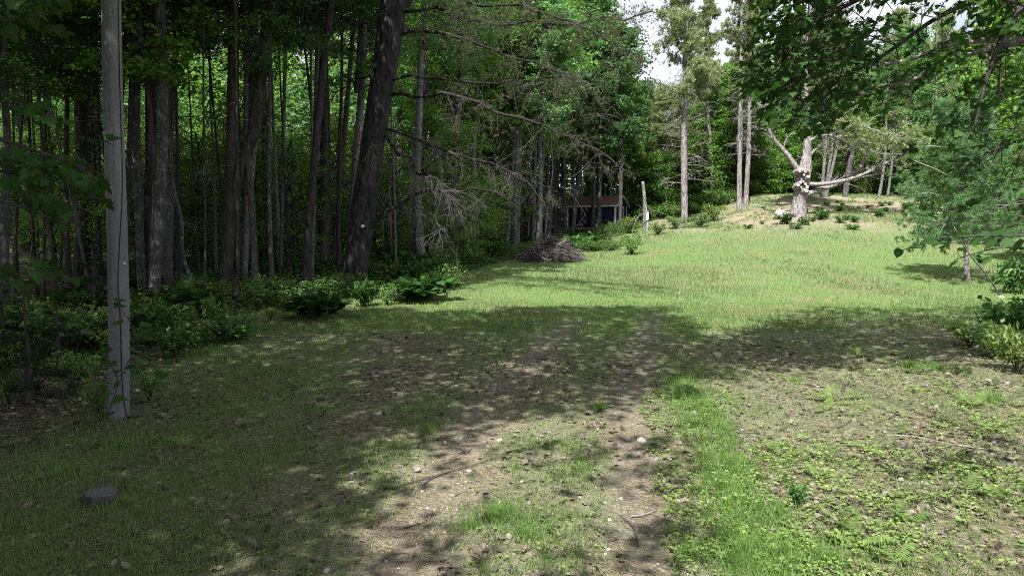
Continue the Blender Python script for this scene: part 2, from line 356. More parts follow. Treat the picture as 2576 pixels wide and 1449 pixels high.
# ------------------------------------------------------------------ shared tree pieces
def crown_decid(name, seed, H, Rr, nleaf, leaf, mat, prof=None, flat=.28, puffs=(5, 9), nbr=30, limb=True):
    r = np.random.default_rng(seed); mb = MB(); lb = MB(); C, S = [], []
    prof = prof or (lambda t: math.sin(math.pi * (.12 + .86 * t)) ** .7)
    tube(lb, [(0, 0, 0), (.15, .1, H * .4), (0, -.1, H * .75), (.05, 0, H * .97)], [.11, .08, .05, .015], 5)
    for k in range(nbr):
        t = (k + r.uniform(0, 1)) / nbr; az = k * 2.4 + r.uniform(-.5, .5); L = Rr * prof(t) * r.uniform(.6, 1.12)
        z0 = t * H * .92; d = np.array([math.cos(az), math.sin(az), .15 + .45 * t])
        p = [np.array([0, 0, z0]) + d * L * q + np.array([0, 0, .25 * math.sin(q * 3) - .12 * q * q * L]) + r.normal(size=3) * .06 * L * q for q in (0, .35, .7, 1)]
        tube(lb, p, [.045, .03, .018, .006], 4, cap=False)
        for _ in range(r.integers(*puffs)):
            q = r.uniform(.3, 1.05) ** .8; c = np.array([0, 0, z0]) + d * L * q + r.normal(size=3) * np.array([.35, .35, .22]) * (.5 + L * .18)
            C.append(c); S.append(r.uniform(.35, .8) * (.55 + .14 * Rr))
            if r.random() < .4: tube(lb, [np.array([0, 0, z0]) + d * L * max(0, q - .25), c], [.014, .005], 3, cap=False)
    C = np.array(C); S = np.array(S); w = S ** 2; idx = r.choice(len(C), nleaf, p=w / w.sum())
    off = r.normal(size=(nleaf, 3)); off[:, 2] *= flat; pos = C[idx] + off * S[idx, None] * .62
    pos[:, 2] -= .10 * (off[:, 0] ** 2 + off[:, 1] ** 2) * S[idx]
    D = r.normal(size=(nleaf, 3)); D[:, 2] = D[:, 2] * .35 - .25; N = r.normal(size=(nleaf, 3)) * .7 - TO_SUN * 0 + [0, 0, .75]
    stamp(mb, LEAF, LEAF_T, pos, D, N, leaf * r.uniform(.6, 1.25, nleaf))
    return mb.mesh(name, mat), (lb.mesh(name + '_limbs', M['bark'], True) if limb else None)
def crown_conifer(name, seed, H, Rr, nspray, mat, leaf=.16):
    r = np.random.default_rng(seed); mb = MB(); lb = MB(); P_, D_ = [], []
    tube(lb, [(0, 0, 0), (0, 0, H)], [.07, .01], 5)
    nb = int(H * 7)
    for k in range(nb):
        t = k / nb; az = k * 2.4 + r.uniform(-.6, .6); L = Rr * (1 - t * .92) * r.uniform(.65, 1.1); z0 = t * H
        d = np.array([math.cos(az), math.sin(az), -.12]); side = np.array([-d[1], d[0], 0])
        tube(lb, [(0, 0, z0), np.array([0, 0, z0]) + d * L * .6, np.array([0, 0, z0 - .06 * L * L]) + d * L], [.022, .013, .004], 3, cap=False)
        ns = max(8, int(nspray * L / Rr / nb * 2)); q = r.uniform(.12, 1, ns) ** .7
        w = r.normal(size=ns) * .28 * L * (1.05 - q) + r.normal(size=ns) * .05
        pos = np.array([0, 0, z0]) + d * (q * L)[:, None] + side * w[:, None] + np.array([0, 0, 1.]) * (-.06 * q * q * L * L + r.normal(size=ns) * .05)[:, None]
        P_.append(pos); D_.append(d + side * (np.sign(w) * .8)[:, None] + r.normal(size=(ns, 3)) * .25)
    pos = np.concatenate(P_); D = np.concatenate(D_); N = r.normal(size=pos.shape) * .25; N[:, 2] += 1
    stamp(mb, LEAF * np.array([1, .55, 1]), LEAF_T, pos, D, N, leaf * r.uniform(.6, 1.4, len(pos)))
    return mb.mesh(name, mat), lb.mesh(name + '_limbs', M['bark'], True)
def twigs(mb, p, d, L, r0, depth, rng, droop=.25, sides=4, kids=5, tips=None, kidlen=.5):
    n = 5; pts = [np.array(p, float)]; d = unit(d)
    for k in range(n):
        d = unit(d + rng.normal(size=3) * .16 + np.array([0, 0, -droop * .25])); pts.append(pts[-1] + d * L / n)
    tube(mb, pts, np.linspace(r0, r0 * .35, n + 1), sides, cap=False)
    if tips is not None and depth <= 1: tips += [(q, unit(pts[-1] - pts[-2])) for q in pts[2:]]
    if depth > 0:
        for k in range(kids):
            t = rng.uniform(.2, 1.); q = pts[0] * 0 + np.array([np.interp(t * n, range(n + 1), [pp[c] for pp in pts]) for c in range(3)])
            dd = unit(unit(pts[-1] - pts[0]) * .75 + rng.normal(size=3) * .62 + np.array([0, 0, -droop]))
            twigs(mb, q, dd, L * kidlen * rng.uniform(.5, 1.1) * (1.15 - .5 * t), r0 * .5, depth - 1, rng, droop, 3, kids, tips, kidlen)
def dead_branches(name, seed, H, L, n, mat, droop=.25, depth=2, kids=4, one_side=None, r0=.03):
    r = np.random.default_rng(seed); mb = MB()
    for k in range(n):
        z = H * (k + r.uniform(0, 1)) / n; az = r.uniform(0, 2 * math.pi) if one_side is None else one_side + r.normal() * .7
        twigs(mb, (0, 0, z), (math.cos(az), math.sin(az), r.uniform(-.1, .25)), L * r.uniform(.4, 1.1), r0, depth, r, droop, 4, kids)
    return mb.mesh(name, mat, True)
def crown_pine(name, seed, H, Rr, nb, tuft_len, tuft_w, per, mat, barkmat, prof, tips_up=.15, nneed=14):
    r = np.random.default_rng(seed); lb = MB(); mb = MB(); pos, D = [], []
    tube(lb, [(0, 0, 0), (.1, 0, H * .5), (0, 0, H)], [.10, .07, .015], 5)
    for k in range(nb):
        t = (k + r.uniform(0, 1)) / nb; az = r.uniform(0, 2 * math.pi); L = Rr * prof(t) * r.uniform(.55, 1.15)
        tips = []; twigs(lb, (0, 0, t * H * .95), (math.cos(az), math.sin(az), tips_up + .35 * t), L, .03, 1, r, -.12, 4, 5, tips, .42)
        for _ in range(per):
            q, dd = tips[r.integers(len(tips))]; pos.append(q + r.normal(size=3) * np.array([.2, .2, .1])); D.append(dd + r.normal(size=3) * .5 + np.array([0, 0, .25]))
    pos, D = np.array(pos), np.array(D)
    V, T = needles_template(nneed, tuft_w, seed); stamp(mb, V, T, pos, D, r.normal(size=pos.shape), tuft_len * r.uniform(.7, 1.2, len(pos)))
    return mb.mesh(name, mat), lb.mesh(name + '_limbs', barkmat, True)
CR = {}
CR['big'] = [crown_decid('maple_crown_%d' % k, 11 + k, 11, 3.3, 9500, .27, M['maple']) for k in range(3)]
CR['bright'] = [crown_decid('beech_crown_%d' % k, 21 + k, 9, 2.6, 7500, .24, M['beech']) for k in range(2)]
CR['under'] = [crown_decid('sapling_crown_%d' % k, 31 + k, 5.0, 1.7, 2600, .16, M['beech'], flat=.16, nbr=20, puffs=(4, 7)) for k in range(3)]
CR['underdark'] = [crown_decid('dark_sapling_crown_%d' % k, 41 + k, 5.5, 2.0, 3200, .17, M['maple'], flat=.16, nbr=20, puffs=(4, 7)) for k in range(2)]
CR['fine'] = [crown_decid('fine_crown_%d' % k, 35 + k, 10, 3.2, 16000, .15, M['maple'], puffs=(7, 12)) for k in range(2)]
CR['underfine'] = [crown_decid('fine_sapling_crown_%d' % k, 45 + k, 5.0, 1.8, 6500, .085, M['beech'], flat=.16, nbr=22, puffs=(6, 10)) for k in range(2)]
CR['hemlock'] = [crown_conifer('hemlock_crown_%d' % k, 51 + k, 8, 2.2, 5200, M['hemlock'], .2) for k in range(2)]
CR['hemsap'] = [crown_conifer('hemlock_sapling_%d' % k, 55 + k, 1.6, .75, 2600, M['hemlock'], .07) for k in range(2)]
CR['pine'] = [crown_pine('pine_crown_%d' % k, 61 + k, 10, 3.2, 60, .40, .075, 46, M['pine'], M['dead'], lambda t: (1 - t) ** .55 * (.55 + .45 * min(1, t * 3))) for k in range(2)]
DEADB = [dead_branches('dead_branch_set_%d' % k, 71 + k, 8, 2.3, 34, M['dead'], .15, 2, 5, r0=.026) for k in range(2)]
DEADT = [dead_branches('dead_twig_set_%d' % k, 81 + k, 6, 1.3, 9, M['dead_dark'], .1, 1, 4, r0=.014) for k in range(3)]
def trunk_var(seed, H, r0, mat, wob=.25):
    r = np.random.default_rng(seed); z = np.linspace(0, H, 12); off = np.cumsum(r.normal(size=(12, 2)) * wob / 4, 0); off[0] = 0
    pts = np.column_stack([off, z]); pts[0, 2] = -.3; rad = r0 * (1 - .72 * z / H); rad[0] *= 1.35
    mb = MB(); tube(mb, smooth_path(np.column_stack([pts, rad]), 24)[:, :3], np.interp(np.linspace(0, 1, 24), np.linspace(0, 1, 12), rad), 8)
    return mb.mesh('trunk_shape', mat, True)
TR = {b: [trunk_var(100 + k, 20, .14 + .03 * k, M[b]) for k in range(4)] for b in ('bark', 'bark_grey', 'bark_light', 'bark_pine')}
TR_THIN = {b: [trunk_var(120 + k, 9, .045 + .012 * k, M[b], .35) for k in range(3)] for b in ('bark', 'bark_grey', 'bark_light')}
def put_crown(root, kind, k, rel, rz, sc, rng=RNG):
    me, limbs = CR[kind][k % len(CR[kind])]
    obj('crown', me, root, rel, rz, sc)
    if limbs: obj('branch', limbs, root, rel, rz, sc)

# ------------------------------------------------------------------ traced trees (trunks measured one by one)
def traced(name, label, cat, group, path, bark='bark', Y=None, H=20, crown=None, csc=1., cz=.45, twigset=True, extra=None, flare=1.2, sides=12, noise_=.06):
    """path: (u, v, width) from the base up"""
    u0, v0, w0 = path[0]; base = G(u0, v0) if Y is None else on_ground(P(u0, v0, Y)[0], Y)
    Yb = base[1]; root = empty(name, label, cat, base, group)
    pts = [P(u, v, Yb) - base for u, v, w in path]; rad = [w / 2 / F * Yb * (.7 if 1390 < u0 < 1600 else 1) for u, v, w in path]
    pts[0] = np.array([pts[0][0], 0, -.25]); 
    if pts[1][2] > 1.2:
        pts.insert(1, pts[0] * .75 + pts[1] * .25); rad.insert(1, rad[0]); rad[0] *= flare
    top = pts[-1]; dirn = unit(pts[-1] - pts[-2]); dirn = unit(dirn * .6 + np.array([0, 0, .5]))
    if top[2] < H and (extra is None):
        rest = H - top[2]; r = rad[-1]
        for q in (.35, .7, 1.): pts.append(top + dirn * rest * q + np.array([RNG.normal() * .2, RNG.normal() * .2, 0])); rad.append(r * (1 - .82 * q))
    pr = np.column_stack([np.array(pts), rad]); L = np.concatenate([[0], np.cumsum(np.linalg.norm(np.diff(pr[:, :3], axis=0), axis=1))])
    uu = np.linspace(0, L[-1], 34); q = np.column_stack([np.interp(uu, L, pr[:, c]) for c in range(4)])
    for _ in range(2): q[1:-1, :3] = .25 * q[:-2, :3] + .5 * q[1:-1, :3] + .25 * q[2:, :3]
    mb = MB(); tube(mb, q[:, :3], q[:, 3], sides, noise=noise_, seed=int(u0)); obj('trunk', mb.mesh('trunk', M[bark], True), root)
    def at(z): return np.array([np.interp(z, q[:, 2], q[:, c]) for c in range(3)])
    if crown: put_crown(root, crown, int(u0), at(H * cz), u0, csc)
    if twigset: obj('dead_branch', DEADT[int(u0) % 3], root, at(2.2), u0 * .7, 1.0)
    return root, at, base
LF = 'trunks standing along the left forest edge'
T_ = [
 ('Twisted lichen-spotted grey trunk just right of the utility pole', [(360, 768, 22), (352, 620, 20), (350, 500, 20), (340, 300, 19), (347, 160, 18), (336, 60, 17), (330, 0, 16)], 'bark_grey'),
 ('Thick straight grey trunk with smooth lichen bark, right one of the pair beside the pole', [(388, 780, 34), (398, 600, 33), (404, 400, 32), (408, 200, 31), (398, 0, 30)], 'bark_grey'),
 ('Rough shaggy trunk, left one of the pair beside the pole', [(376, 764, 32), (378, 600, 32), (383, 400, 32), (384, 200, 32), (370, 0, 30)], 'bark'),
 ('Slim pale trunk leaning right behind the trunk pair by the pole', [(428, 690, 17), (424, 420, 17), (432, 250, 17), (446, 100, 15), (456, 0, 14)], 'bark_light'),
 ('Rough dark trunk with sunlit right side, base at a leafy bush', [(562, 752, 34), (575, 600, 32), (580, 480, 32), (585, 300, 28), (588, 120, 27), (586, 0, 26)], 'bark'),
 ('Pale mottled thin trunk standing close behind the forked trunk', [(606, 738, 25), (616, 600, 22), (628, 450, 21), (640, 350, 20), (650, 200, 16)], 'bark_light'),
 ('Slightly bent dark grey trunk with few branches among ferns', [(684, 697, 22), (678, 560, 20), (668, 420, 19), (664, 260, 15), (660, 0, 13)], 'bark'),
 ('Slender pale stem, straight, rising from bright ferns', [(702, 708, 12), (707, 560, 11), (712, 360, 10), (718, 160, 8), (722, 0, 8)], 'bark_light'),
 ('Dark narrow trunk leaning right above the oak sprout bush', [(768, 733, 20), (774, 600, 19), (790, 430, 19), (804, 260, 18), (822, 100, 17), (836, 0, 16)], 'bark'),
 ('Pale spotted trunk directly behind the dark narrow leaning trunk', [(783, 692, 16), (786, 560, 15), (790, 400, 14), (796, 250, 12), (800, 0, 10)], 'bark_light'),
 ('Very dark broad trunk in shade left of the great pine', [(812, 690, 30), (818, 500, 28), (818, 300, 27), (812, 150, 24), (800, 0, 22)], 'bark'),
 ('Dark slim trunk close left of the great pine, leaning right', [(835, 688, 15), (850, 520, 14), (868, 320, 13), (885, 120, 11), (893, 0, 10)], 'bark'),
 ('Grey slim trunk standing alone right of the great pine, straight', [(1007, 636, 18), (1007, 500, 16), (1006, 400, 15), (1004, 200, 12), (1002, 0, 10)], 'bark_grey'),
 ('Paired straight grey stem above the low ferny bank', [(1075, 618, 9), (1072, 480, 9), (1070, 300, 8), (1070, 60, 7)], 'bark_grey'),
 ('Thin black straight stem behind the dead hanging twigs', [(1203, 612, 11), (1206, 480, 10), (1208, 300, 9), (1212, 60, 8)], 'bark'),
 ('Thin grey stem leaning right, left of the brush pile', [(1273, 628, 11), (1284, 500, 10), (1294, 360, 9), (1300, 180, 8), (1310, 0, 7)], 'bark_grey'),
 ('Pale flaky trunk behind the brush pile', [(1300, 600, 14), (1304, 480, 13), (1306, 360, 12), (1310, 150, 9), (1312, 0, 8)], 'bark_light'),
 ('Forked thin grey stem right behind the brush pile', [(1338, 610, 10), (1342, 530, 10), (1345, 420, 9), (1350, 250, 8), (1352, 60, 7)], 'bark_grey'),
 ('Smooth grey trunk bending right, left of the shed', [(1382, 582, 16), (1386, 520, 15), (1392, 440, 14), (1398, 330, 12), (1400, 100, 10)], 'bark_grey'),
 ('Brownish slim trunk next to the bent grey trunk', [(1396, 580, 11), (1400, 480, 10), (1406, 380, 9), (1412, 200, 8), (1415, 0, 7)], 'bark'),
 ('Straight dark trunk at the left end of the shed', [(1421, 584, 13), (1420, 480, 12), (1419, 380, 11), (1418, 150, 9), (1420, 0, 8)], 'bark'),
 ('Leaning grey trunk crossing in front of the shed wall', [(1440, 586, 17), (1447, 520, 16), (1456, 450, 16), (1462, 400, 14), (1476, 300, 13), (1490, 150, 10), (1500, 0, 8)], 'bark_grey'),
 ('Thickest dark trunk in front of the middle of the shed', [(1503, 588, 18), (1507, 500, 16), (1510, 430, 16), (1512, 300, 14), (1514, 150, 10), (1516, 20, 7)], 'bark'),
 ('Dark trunk standing at the right end of the shed', [(1560, 582, 14), (1562, 480, 14), (1563, 400, 12), (1565, 300, 10), (1560, 180, 7)], 'bark'),
 ('Thin grey stem beside the thickest trunk at the shed', [(1513, 586, 6), (1511, 540, 6), (1508, 480, 5), (1512, 400, 5), (1520, 250, 4)], 'bark_grey'),
 ('Thin doubled stem in front of the left half of the shed', [(1460, 585, 5), (1462, 520, 5), (1462, 460, 5), (1464, 380, 4), (1470, 250, 4)], 'bark'),
 ('Dim trunk at the far left behind hanging maple leaves', [(66, 640, 30), (60, 450, 28), (52, 250, 26), (42, 0, 24)], 'bark'),
 ('Slim trunk right of the dimmest left trunk, low leaves around it', [(132, 640, 16), (128, 450, 16), (118, 250, 16), (112, 0, 14)], 'bark'),
 ('Broad blackish trunk left of the utility pole', [(215, 700, 38), (212, 500, 36), (205, 250, 32), (196, 0, 30)], 'bark'),
 ('Grey trunk between the broad blackish one and the pole', [(245, 690, 24), (243, 450, 23), (238, 200, 22), (232, 0, 20)], 'bark_grey'),
 ('Black conifer trunk filling the gap behind the forked trunk', [(642, 690, 40), (640, 550, 34), (634, 400, 28), (628, 200, 24), (622, 0, 22)], 'bark_pine'),
]
roots = {}
def b_y(path, Y): return Y if Y else G(path[0][0], path[0][1])[1]
for i, (lab, path, bk) in enumerate(T_):
    far = path[0][1] < 592 and path[0][0] > 1370
    Y = 57.5 - (i % 3) * .5 if far else None
    if i == 17 or i == 16: Y = 46.
    Hh = 19 + (i * 37 % 5)
    ck = ['big', 'bright', 'big', 'hemlock'][i % 4] if not far else ('big' if path[0][2] > 12 else None)
    if i in (7, 13, 24, 25): ck = 'bright' if i < 20 else None; 
    if i in (30,): ck = 'hemlock'
    if i == 23: Hh = 15.5
    if ck in ('big', 'bright') and b_y(path, Y) < 34: ck = 'fine'
    r_, at_, b_ = traced('forest_tree', lab, 'tree', LF, path, bk, Y=Y, H=Hh, crown=ck, csc=(.95 if ck != 'hemlock' else 1.2), cz=(.42 if b_y(path, Y) > 34 else .52), twigset=not far)
    roots[i] = (r_, at_, b_)
# the fork: a second stem leaning right out of the rough dark trunk
def fork():
    root, at, base = roots[4]; Yb = base[1]; mb = MB()
    pth = [(580, 560, 24), (592, 480, 28), (612, 405, 30), (638, 335, 30), (652, 250, 30), (664, 120, 30), (682, 0, 29), (700, -120, 27), (720, -300, 20)]
    pts = np.array([P(u, v, Yb) - base for u, v, w in pth]); rr = [w / 2 / F * Yb for *_, w in pth]
    q = smooth_path(np.column_stack([pts, rr]), 26); tube(mb, q[:, :3], q[:, 3], 12, noise=.06, seed=3)
    obj('leaning_stem', mb.mesh('leaning_stem', M['bark'], True), root)
fork()
# curved sapling
def curved():
    root = empty('curved_sapling', 'Thin leafless grey sapling curving like an S, right of the trunk pair', 'tree', G(487, 768))
    b = np.array(root.location); Yb = b[1]; mb = MB()
    pth = [(487, 772, 12), (488, 735, 12), (478, 695, 11), (462, 655, 10), (456, 610, 10), (460, 570, 10), (450, 520, 9), (438, 480, 8), (428, 420, 7), (424, 340, 5), (420, 250, 4)]
    pts = np.array([P(u, v, Yb) - b for u, v, w in pth]); q = smooth_path(np.column_stack([pts, [w / 2 / F * Yb for *_, w in pth]]), 30)
    tube(mb, q[:, :3], q[:, 3], 8, noise=.05); obj('trunk', mb.mesh('trunk', M['bark_grey'], True), root)
    obj('dead_branch', DEADT[1], root, pts[-4] * .6, 1., .6)
curved()

# ------------------------------------------------------------------ the great dark pine
def great_pine():
    rng = np.random.default_rng(5)
    path = [(886, 730, 66), (893, 690, 62), (904, 600, 60), (918, 500, 60), (930, 420, 58), (944, 330, 58), (958, 230, 58), (975, 130, 62), (985, 60, 66), (992, 0, 60), (1005, -120, 50)]
    root, at, base = traced('great_pine', 'Great dark leaning pine with rough bark and drooping dead branches on its right side', 'tree', None,
                            path, 'bark_pine', H=23, twigset=False, flare=1.3, sides=26, noise_=.07)
    Yb = base[1]
    def limb(pth, dy, r0, r1, n=14, name='limb', kids=0, L=.9, droop=.5, need=None, depth=1, mat='dead_dark', bark='limb_dark'):
        k = len(pth); pts = np.array([P(u, v, Yb + dy * i / (k - 1)) - base for i, (u, v) in enumerate(pth)])
        q = smooth_path(pts, n + 8); n = n + 8; wob = rng.normal(size=(n, 3)) * .16; wob[:2] = 0; wob[1:-1] = .33 * (wob[:-2] + wob[1:-1] + wob[2:]); q = q + wob; mb = MB(); tube(mb, q, np.linspace(r0 * (.8 if kids else 1), r1, n), 8, noise=.12, seed=kids); o = obj(name, mb.mesh(name, M[bark], True), root)
        if kids:
            kids = int(kids * 1.5); q = q.copy(); tb = MB(); tips = []
            for j in range(kids):
                t = rng.uniform(.15, 1.); p = np.array([np.interp(t * (n - 1), range(n), q[:, c]) for c in range(3)])
                dr = droop * rng.uniform(0, 1.2); d = unit(q[-1] - q[0]) * .7 + rng.normal(size=3) * .65 + np.array([0, 0, -dr])
                twigs(tb, p, d, L * rng.uniform(.4, 1.4), .0085, depth, rng, dr, 3, 4, tips, .55)
            obj('dead_twigs', tb.mesh('dead_twigs', M[mat], True), o)
            if need:
                pos = np.array([tips[rng.integers(len(tips))][0] for _ in range(need)]) + rng.normal(size=(need, 3)) * .10
                V, T = needles_template(9, .04, 5); nb = MB(); stamp(nb, V, T, pos, rnd_dirs(need, .1, rng), rng.normal(size=(need, 3)), .17)
                obj('needles', nb.mesh('needles', M['rust_pine']), o)
        return q
    limb([(905, 595), (950, 548), (1000, 505), (1050, 490), (1130, 470), (1200, 478), (1290, 500)], -1.5, .12, .025, kids=26, L=1.2, droop=.8, depth=2, mat='dead_mid')
    limb([(958, 330), (1010, 392), (1060, 430), (1110, 470), (1150, 520)], -2.5, .085, .02, kids=26, L=1.3, droop=.8, depth=2, mat='dead_mid')
    limb([(948, 330), (942, 350), (930, 380)], -1.6, .04, .015, 6, kids=12, L=.9, droop=.9, depth=2, mat='dead_mid')
    limb([(970, 240), (1060, 236), (1180, 262), (1300, 302), (1440, 352), (1560, 405)], -4.5, .085, .02, kids=34, L=1.1, droop=.4, depth=2, need=380)
    limb([(978, 205), (1080, 200), (1200, 212), (1340, 205), (1420, 200)], -2, .07, .018, kids=30, L=1.1, droop=.35, depth=2, need=150)
    limb([(985, 95), (1080, 70), (1150, 100), (1300, 130), (1450, 200), (1560, 290)], -4.5, .085, .02, kids=36, L=1.1, droop=.25, depth=2, need=620)
    limb([(990, 30), (1100, 20), (1200, 60), (1350, 80), (1530, 50), (1620, 30)], -4.5, .08, .02, kids=36, L=1.1, droop=.15, depth=2, need=760)
    limb([(995, -30), (1120, -20), (1300, 10), (1460, 60), (1580, 120)], -5, .08, .02, kids=30, L=1.1, droop=.15, depth=2, need=620)
    limb([(955, 320), (1080, 348), (1220, 410), (1340, 455), (1420, 470)], -2.5, .07, .015, kids=34, L=1.1, droop=.6, depth=2, mat='dead_mid', need=150)
    limb([(940, 430), (1010, 480), (1080, 560), (1130, 620)], -2.5, .04, .01, kids=18, L=1.0, droop=.7, depth=2, mat='dead_mid')
    limb([(965, 210), (930, 190), (880, 210), (830, 260)], 2.0, .06, .015, kids=16, L=1.0, droop=.3, depth=2)
    limb([(972, 100), (900, 60), (820, 40), (740, 60)], 1.0, .06, .015, kids=16, L=1.0, droop=.3, depth=2, need=300)
    limb([(985, 120), (1000, 40), (1030, -40), (1060, -200), (1080, -400)], .6, .26, .12, name='second_stem')
    # sawn branch stub on the trunk
    mb = MB(); p = P(915, 568, Yb - .42) - base; tube(mb, [p + (0, .2, 0), p + (-.03, -.08, -.02)], [.05, .055], 10)
    obj('cut_stub', mb.mesh('cut_stub', M['cut']), root)
    me, li = CR['pine'][0]
    cme = me.copy(); cme.materials.clear(); cme.materials.append(M['rust_pine'])
    obj('crown', cme, root, at(12.5), 1.0, (1.35, 1.35, 1.1)); obj('branch', li, root, at(12.5), 1.0, (1.35, 1.35, 1.1))
great_pine()

# ------------------------------------------------------------------ pruned pine on the mound
def mound_pine():
    rng = np.random.default_rng(9)
    path = [(2006, 546, 46), (2009, 525, 36), (2012, 502, 33), (2016, 466, 33), (2024, 431, 33), (2030, 395, 24), (2031, 360, 16), (2030, 320, 12), (2028, 200, 10), (2022, 60, 7), (2020, -10, 5)]
    base = G(2006, 546)
    root, at, base = traced('pruned_pine', 'Stout pale pine on the mound with sawn-off branch stubs and long low limbs', 'tree', None, path, 'bark_mound', H=17,
                            twigset=False, flare=1.1, sides=22, noise_=.1, crown=None, extra=1)
    Yb = base[1]
    def limb(pth, w0, w1, dy, kids=0, L=1.5, need=0, droop=0.):
        k = len(pth); pts = np.array([P(u, v, Yb + dy * i / (k - 1)) - base for i, (u, v) in enumerate(pth)])
        q = smooth_path(pts, 16); mb = MB(); tube(mb, q, np.linspace(w0, w1, 16) / 2 / F * Yb, 9, noise=.1, seed=len(pth)); o = obj('limb', mb.mesh('limb', M['bark_mound'], True), root)
        if kids:
            tb = MB(); tips = []
            for j in range(kids):
                t = rng.uniform(.3, 1.); p = np.array([np.interp(t * 15, range(16), q[:, c]) for c in range(3)])
                twigs(tb, p, unit(q[-1] - q[0]) * .9 + rng.normal(size=3) * .5 + np.array([0, 0, -droop]), L * rng.uniform(.5, 1.2), .035, 2, rng, .1, 4, 4, tips, .5)
            obj('dead_twigs', tb.mesh('dead_twigs', M['dead'], True), o)
            if need:
                pos = np.array([tips[rng.integers(len(tips))][0] for _ in range(need)]) + rng.normal(size=(need, 3)) * [.4, .4, .10]
                V, T = needles_template(14, .07, 5); nb = MB(); stamp(nb, V, T, pos, rnd_dirs(need, .2, rng), rng.normal(size=(need, 3)), .36)
                obj('needles', nb.mesh('needles', M['pine']), o)
    limb([(2014, 440), (2000, 417), (1984, 395), (1974, 381), (1948, 355), (1934, 331), (1929, 300), (1926, 240)], 15, 5, 0, 10, 2.0)
    limb([(2022, 464), (2048, 464), (2071, 465), (2107, 458), (2142, 452), (2178, 436), (2213, 421), (2240, 404)], 12, 6, -1, 10, 1.6)
    limb([(2018, 492), (2036, 487), (2059, 478), (2095, 469), (2119, 459), (2150, 440), (2168, 417), (2183, 386)], 16, 8, .6, 12, 1.8)
    limb([(2110, 459), (2160, 448), (2200, 440), (2236, 434)], 5, 2, -.5, 4, 1.)
    limb([(2030, 400), (2048, 380), (2066, 362), (2090, 340)], 8, 4, .5, 5, 2.0)
    limb([(2030, 360), (2050, 346), (2085, 338), (2120, 350), (2160, 375), (2190, 382)], 7, 3, -1., 14, 2.0, 180, .1)
    limb([(2030, 330), (2080, 300), (2140, 310), (2210, 330), (2250, 340)], 6, 2, -1., 18, 2.2, 420, .05)
    limb([(2029, 250), (1990, 240), (1950, 250)], 5, 2, 0, 10, 2.)
    limb([(2028, 200), (2080, 180), (2130, 190)], 5, 2, 0, 10, 2.)
    limb([(2014, 398), (2006, 393)], 4, 3, -.3)
    F_ = lambda cx, cy: (1846.2 + cx * .23697, 300.5 + cy * .237)
    for cx, cy, s in [(697, 545, 1), (762, 550, 1.35), (803, 548, 1), (745, 590, .7), (793, 608, 1.1), (705, 670, 1), (683, 695, 1.1), (762, 688, .95), (780, 718, 1.), (770, 752, 1.5), (740, 660, .6), (715, 720, .6)]:
        u, v = F_(cx, cy); front = P(u, v, Yb - .72) - base; back = front + unit(np.array([rng.normal() * .35 - (u - 2020) / F * Yb * .5, 1, rng.normal() * .25 - .15])) * .6; r = .115 * s
        mb = MB(); q = [back + (0, 0, -.05), front]; q = [back, back * .35 + front * .65, front]; tube(mb, q, [r * 2.0, r * 1.45, r], 10, cap=False, noise=.15, seed=int(cx)); o = obj('branch_stub', mb.mesh('branch_stub', M['bark_mound'], True), root)
        d = unit(front - back); sb = MB(); tube(sb, [front - d * .01, front + d * .012], [r * .93, r * .9], 12, noise=.1, seed=int(cx)); obj('sawn_face', sb.mesh('sawn_face', M['cut']), o)
    me, li = CR['pine'][1]; obj('crown', me, root, at(8.5), 2., (1.0, 1.0, .95)); obj('branch', li, root, at(8.5), 2., (1.0, 1.0, .95))
mound_pine()

# ------------------------------------------------------------------ tall pines and stems around the mound
def tall_pine(label, path, Y, H, cz, csc, dead=(3.0, 1.1), k=0):
    root, at, base = traced('tall_pine', label, 'tree', 'tall bare-trunked pines beyond the clearing', path, 'bark_mound', Y=Y, H=H, twigset=False, noise_=.12)
    obj('dead_branch', DEADB[k % 2], root, at(dead[0]), k * 1.3, dead[1])
    if dead[1] > .9: obj('dead_branch', DEADB[(k + 1) % 2], root, at(dead[0] + 4.5), k * 2.1, dead[1])
    me, li = CR['pine'][k % 2]; obj('crown', me, root, at(H * cz), k * 2., csc); obj('branch', li, root, at(H * cz), k * 2., csc)
    return root, at
tall_pine('Tallest pine with thick split trunk and pale dead side branches left of the mound', [(1722, 570, 17), (1721, 480, 16), (1720, 400, 16), (1722, 300, 15), (1722, 200, 12), (1724, 100, 9)], 54, 21, .44, (.95, .95, 1.15), k=0)
tall_pine('Left trunk of the twin pines at the left foot of the mound', [(1859, 553, 13), (1860, 450, 12), (1862, 330, 12), (1864, 200, 10), (1866, 80, 7)], 55, 21.5, .54, (.7, .7, .9), (5, .8), 1)
tall_pine('Right trunk of the twin pines at the left foot of the mound', [(1876, 550, 13), (1878, 470, 12), (1884, 380, 11), (1885, 250, 9), (1886, 100, 6)], 55.6, 20, .58, (.7, .7, .75), (4, .8), 2)
tall_pine('Pine behind the tallest one, thinner and darker', [(1792, 545, 9), (1790, 400, 9), (1775, 200, 7), (1776, 60, 5)], 62, 21, .45, (.7, .7, .9), (4, .9), 3)
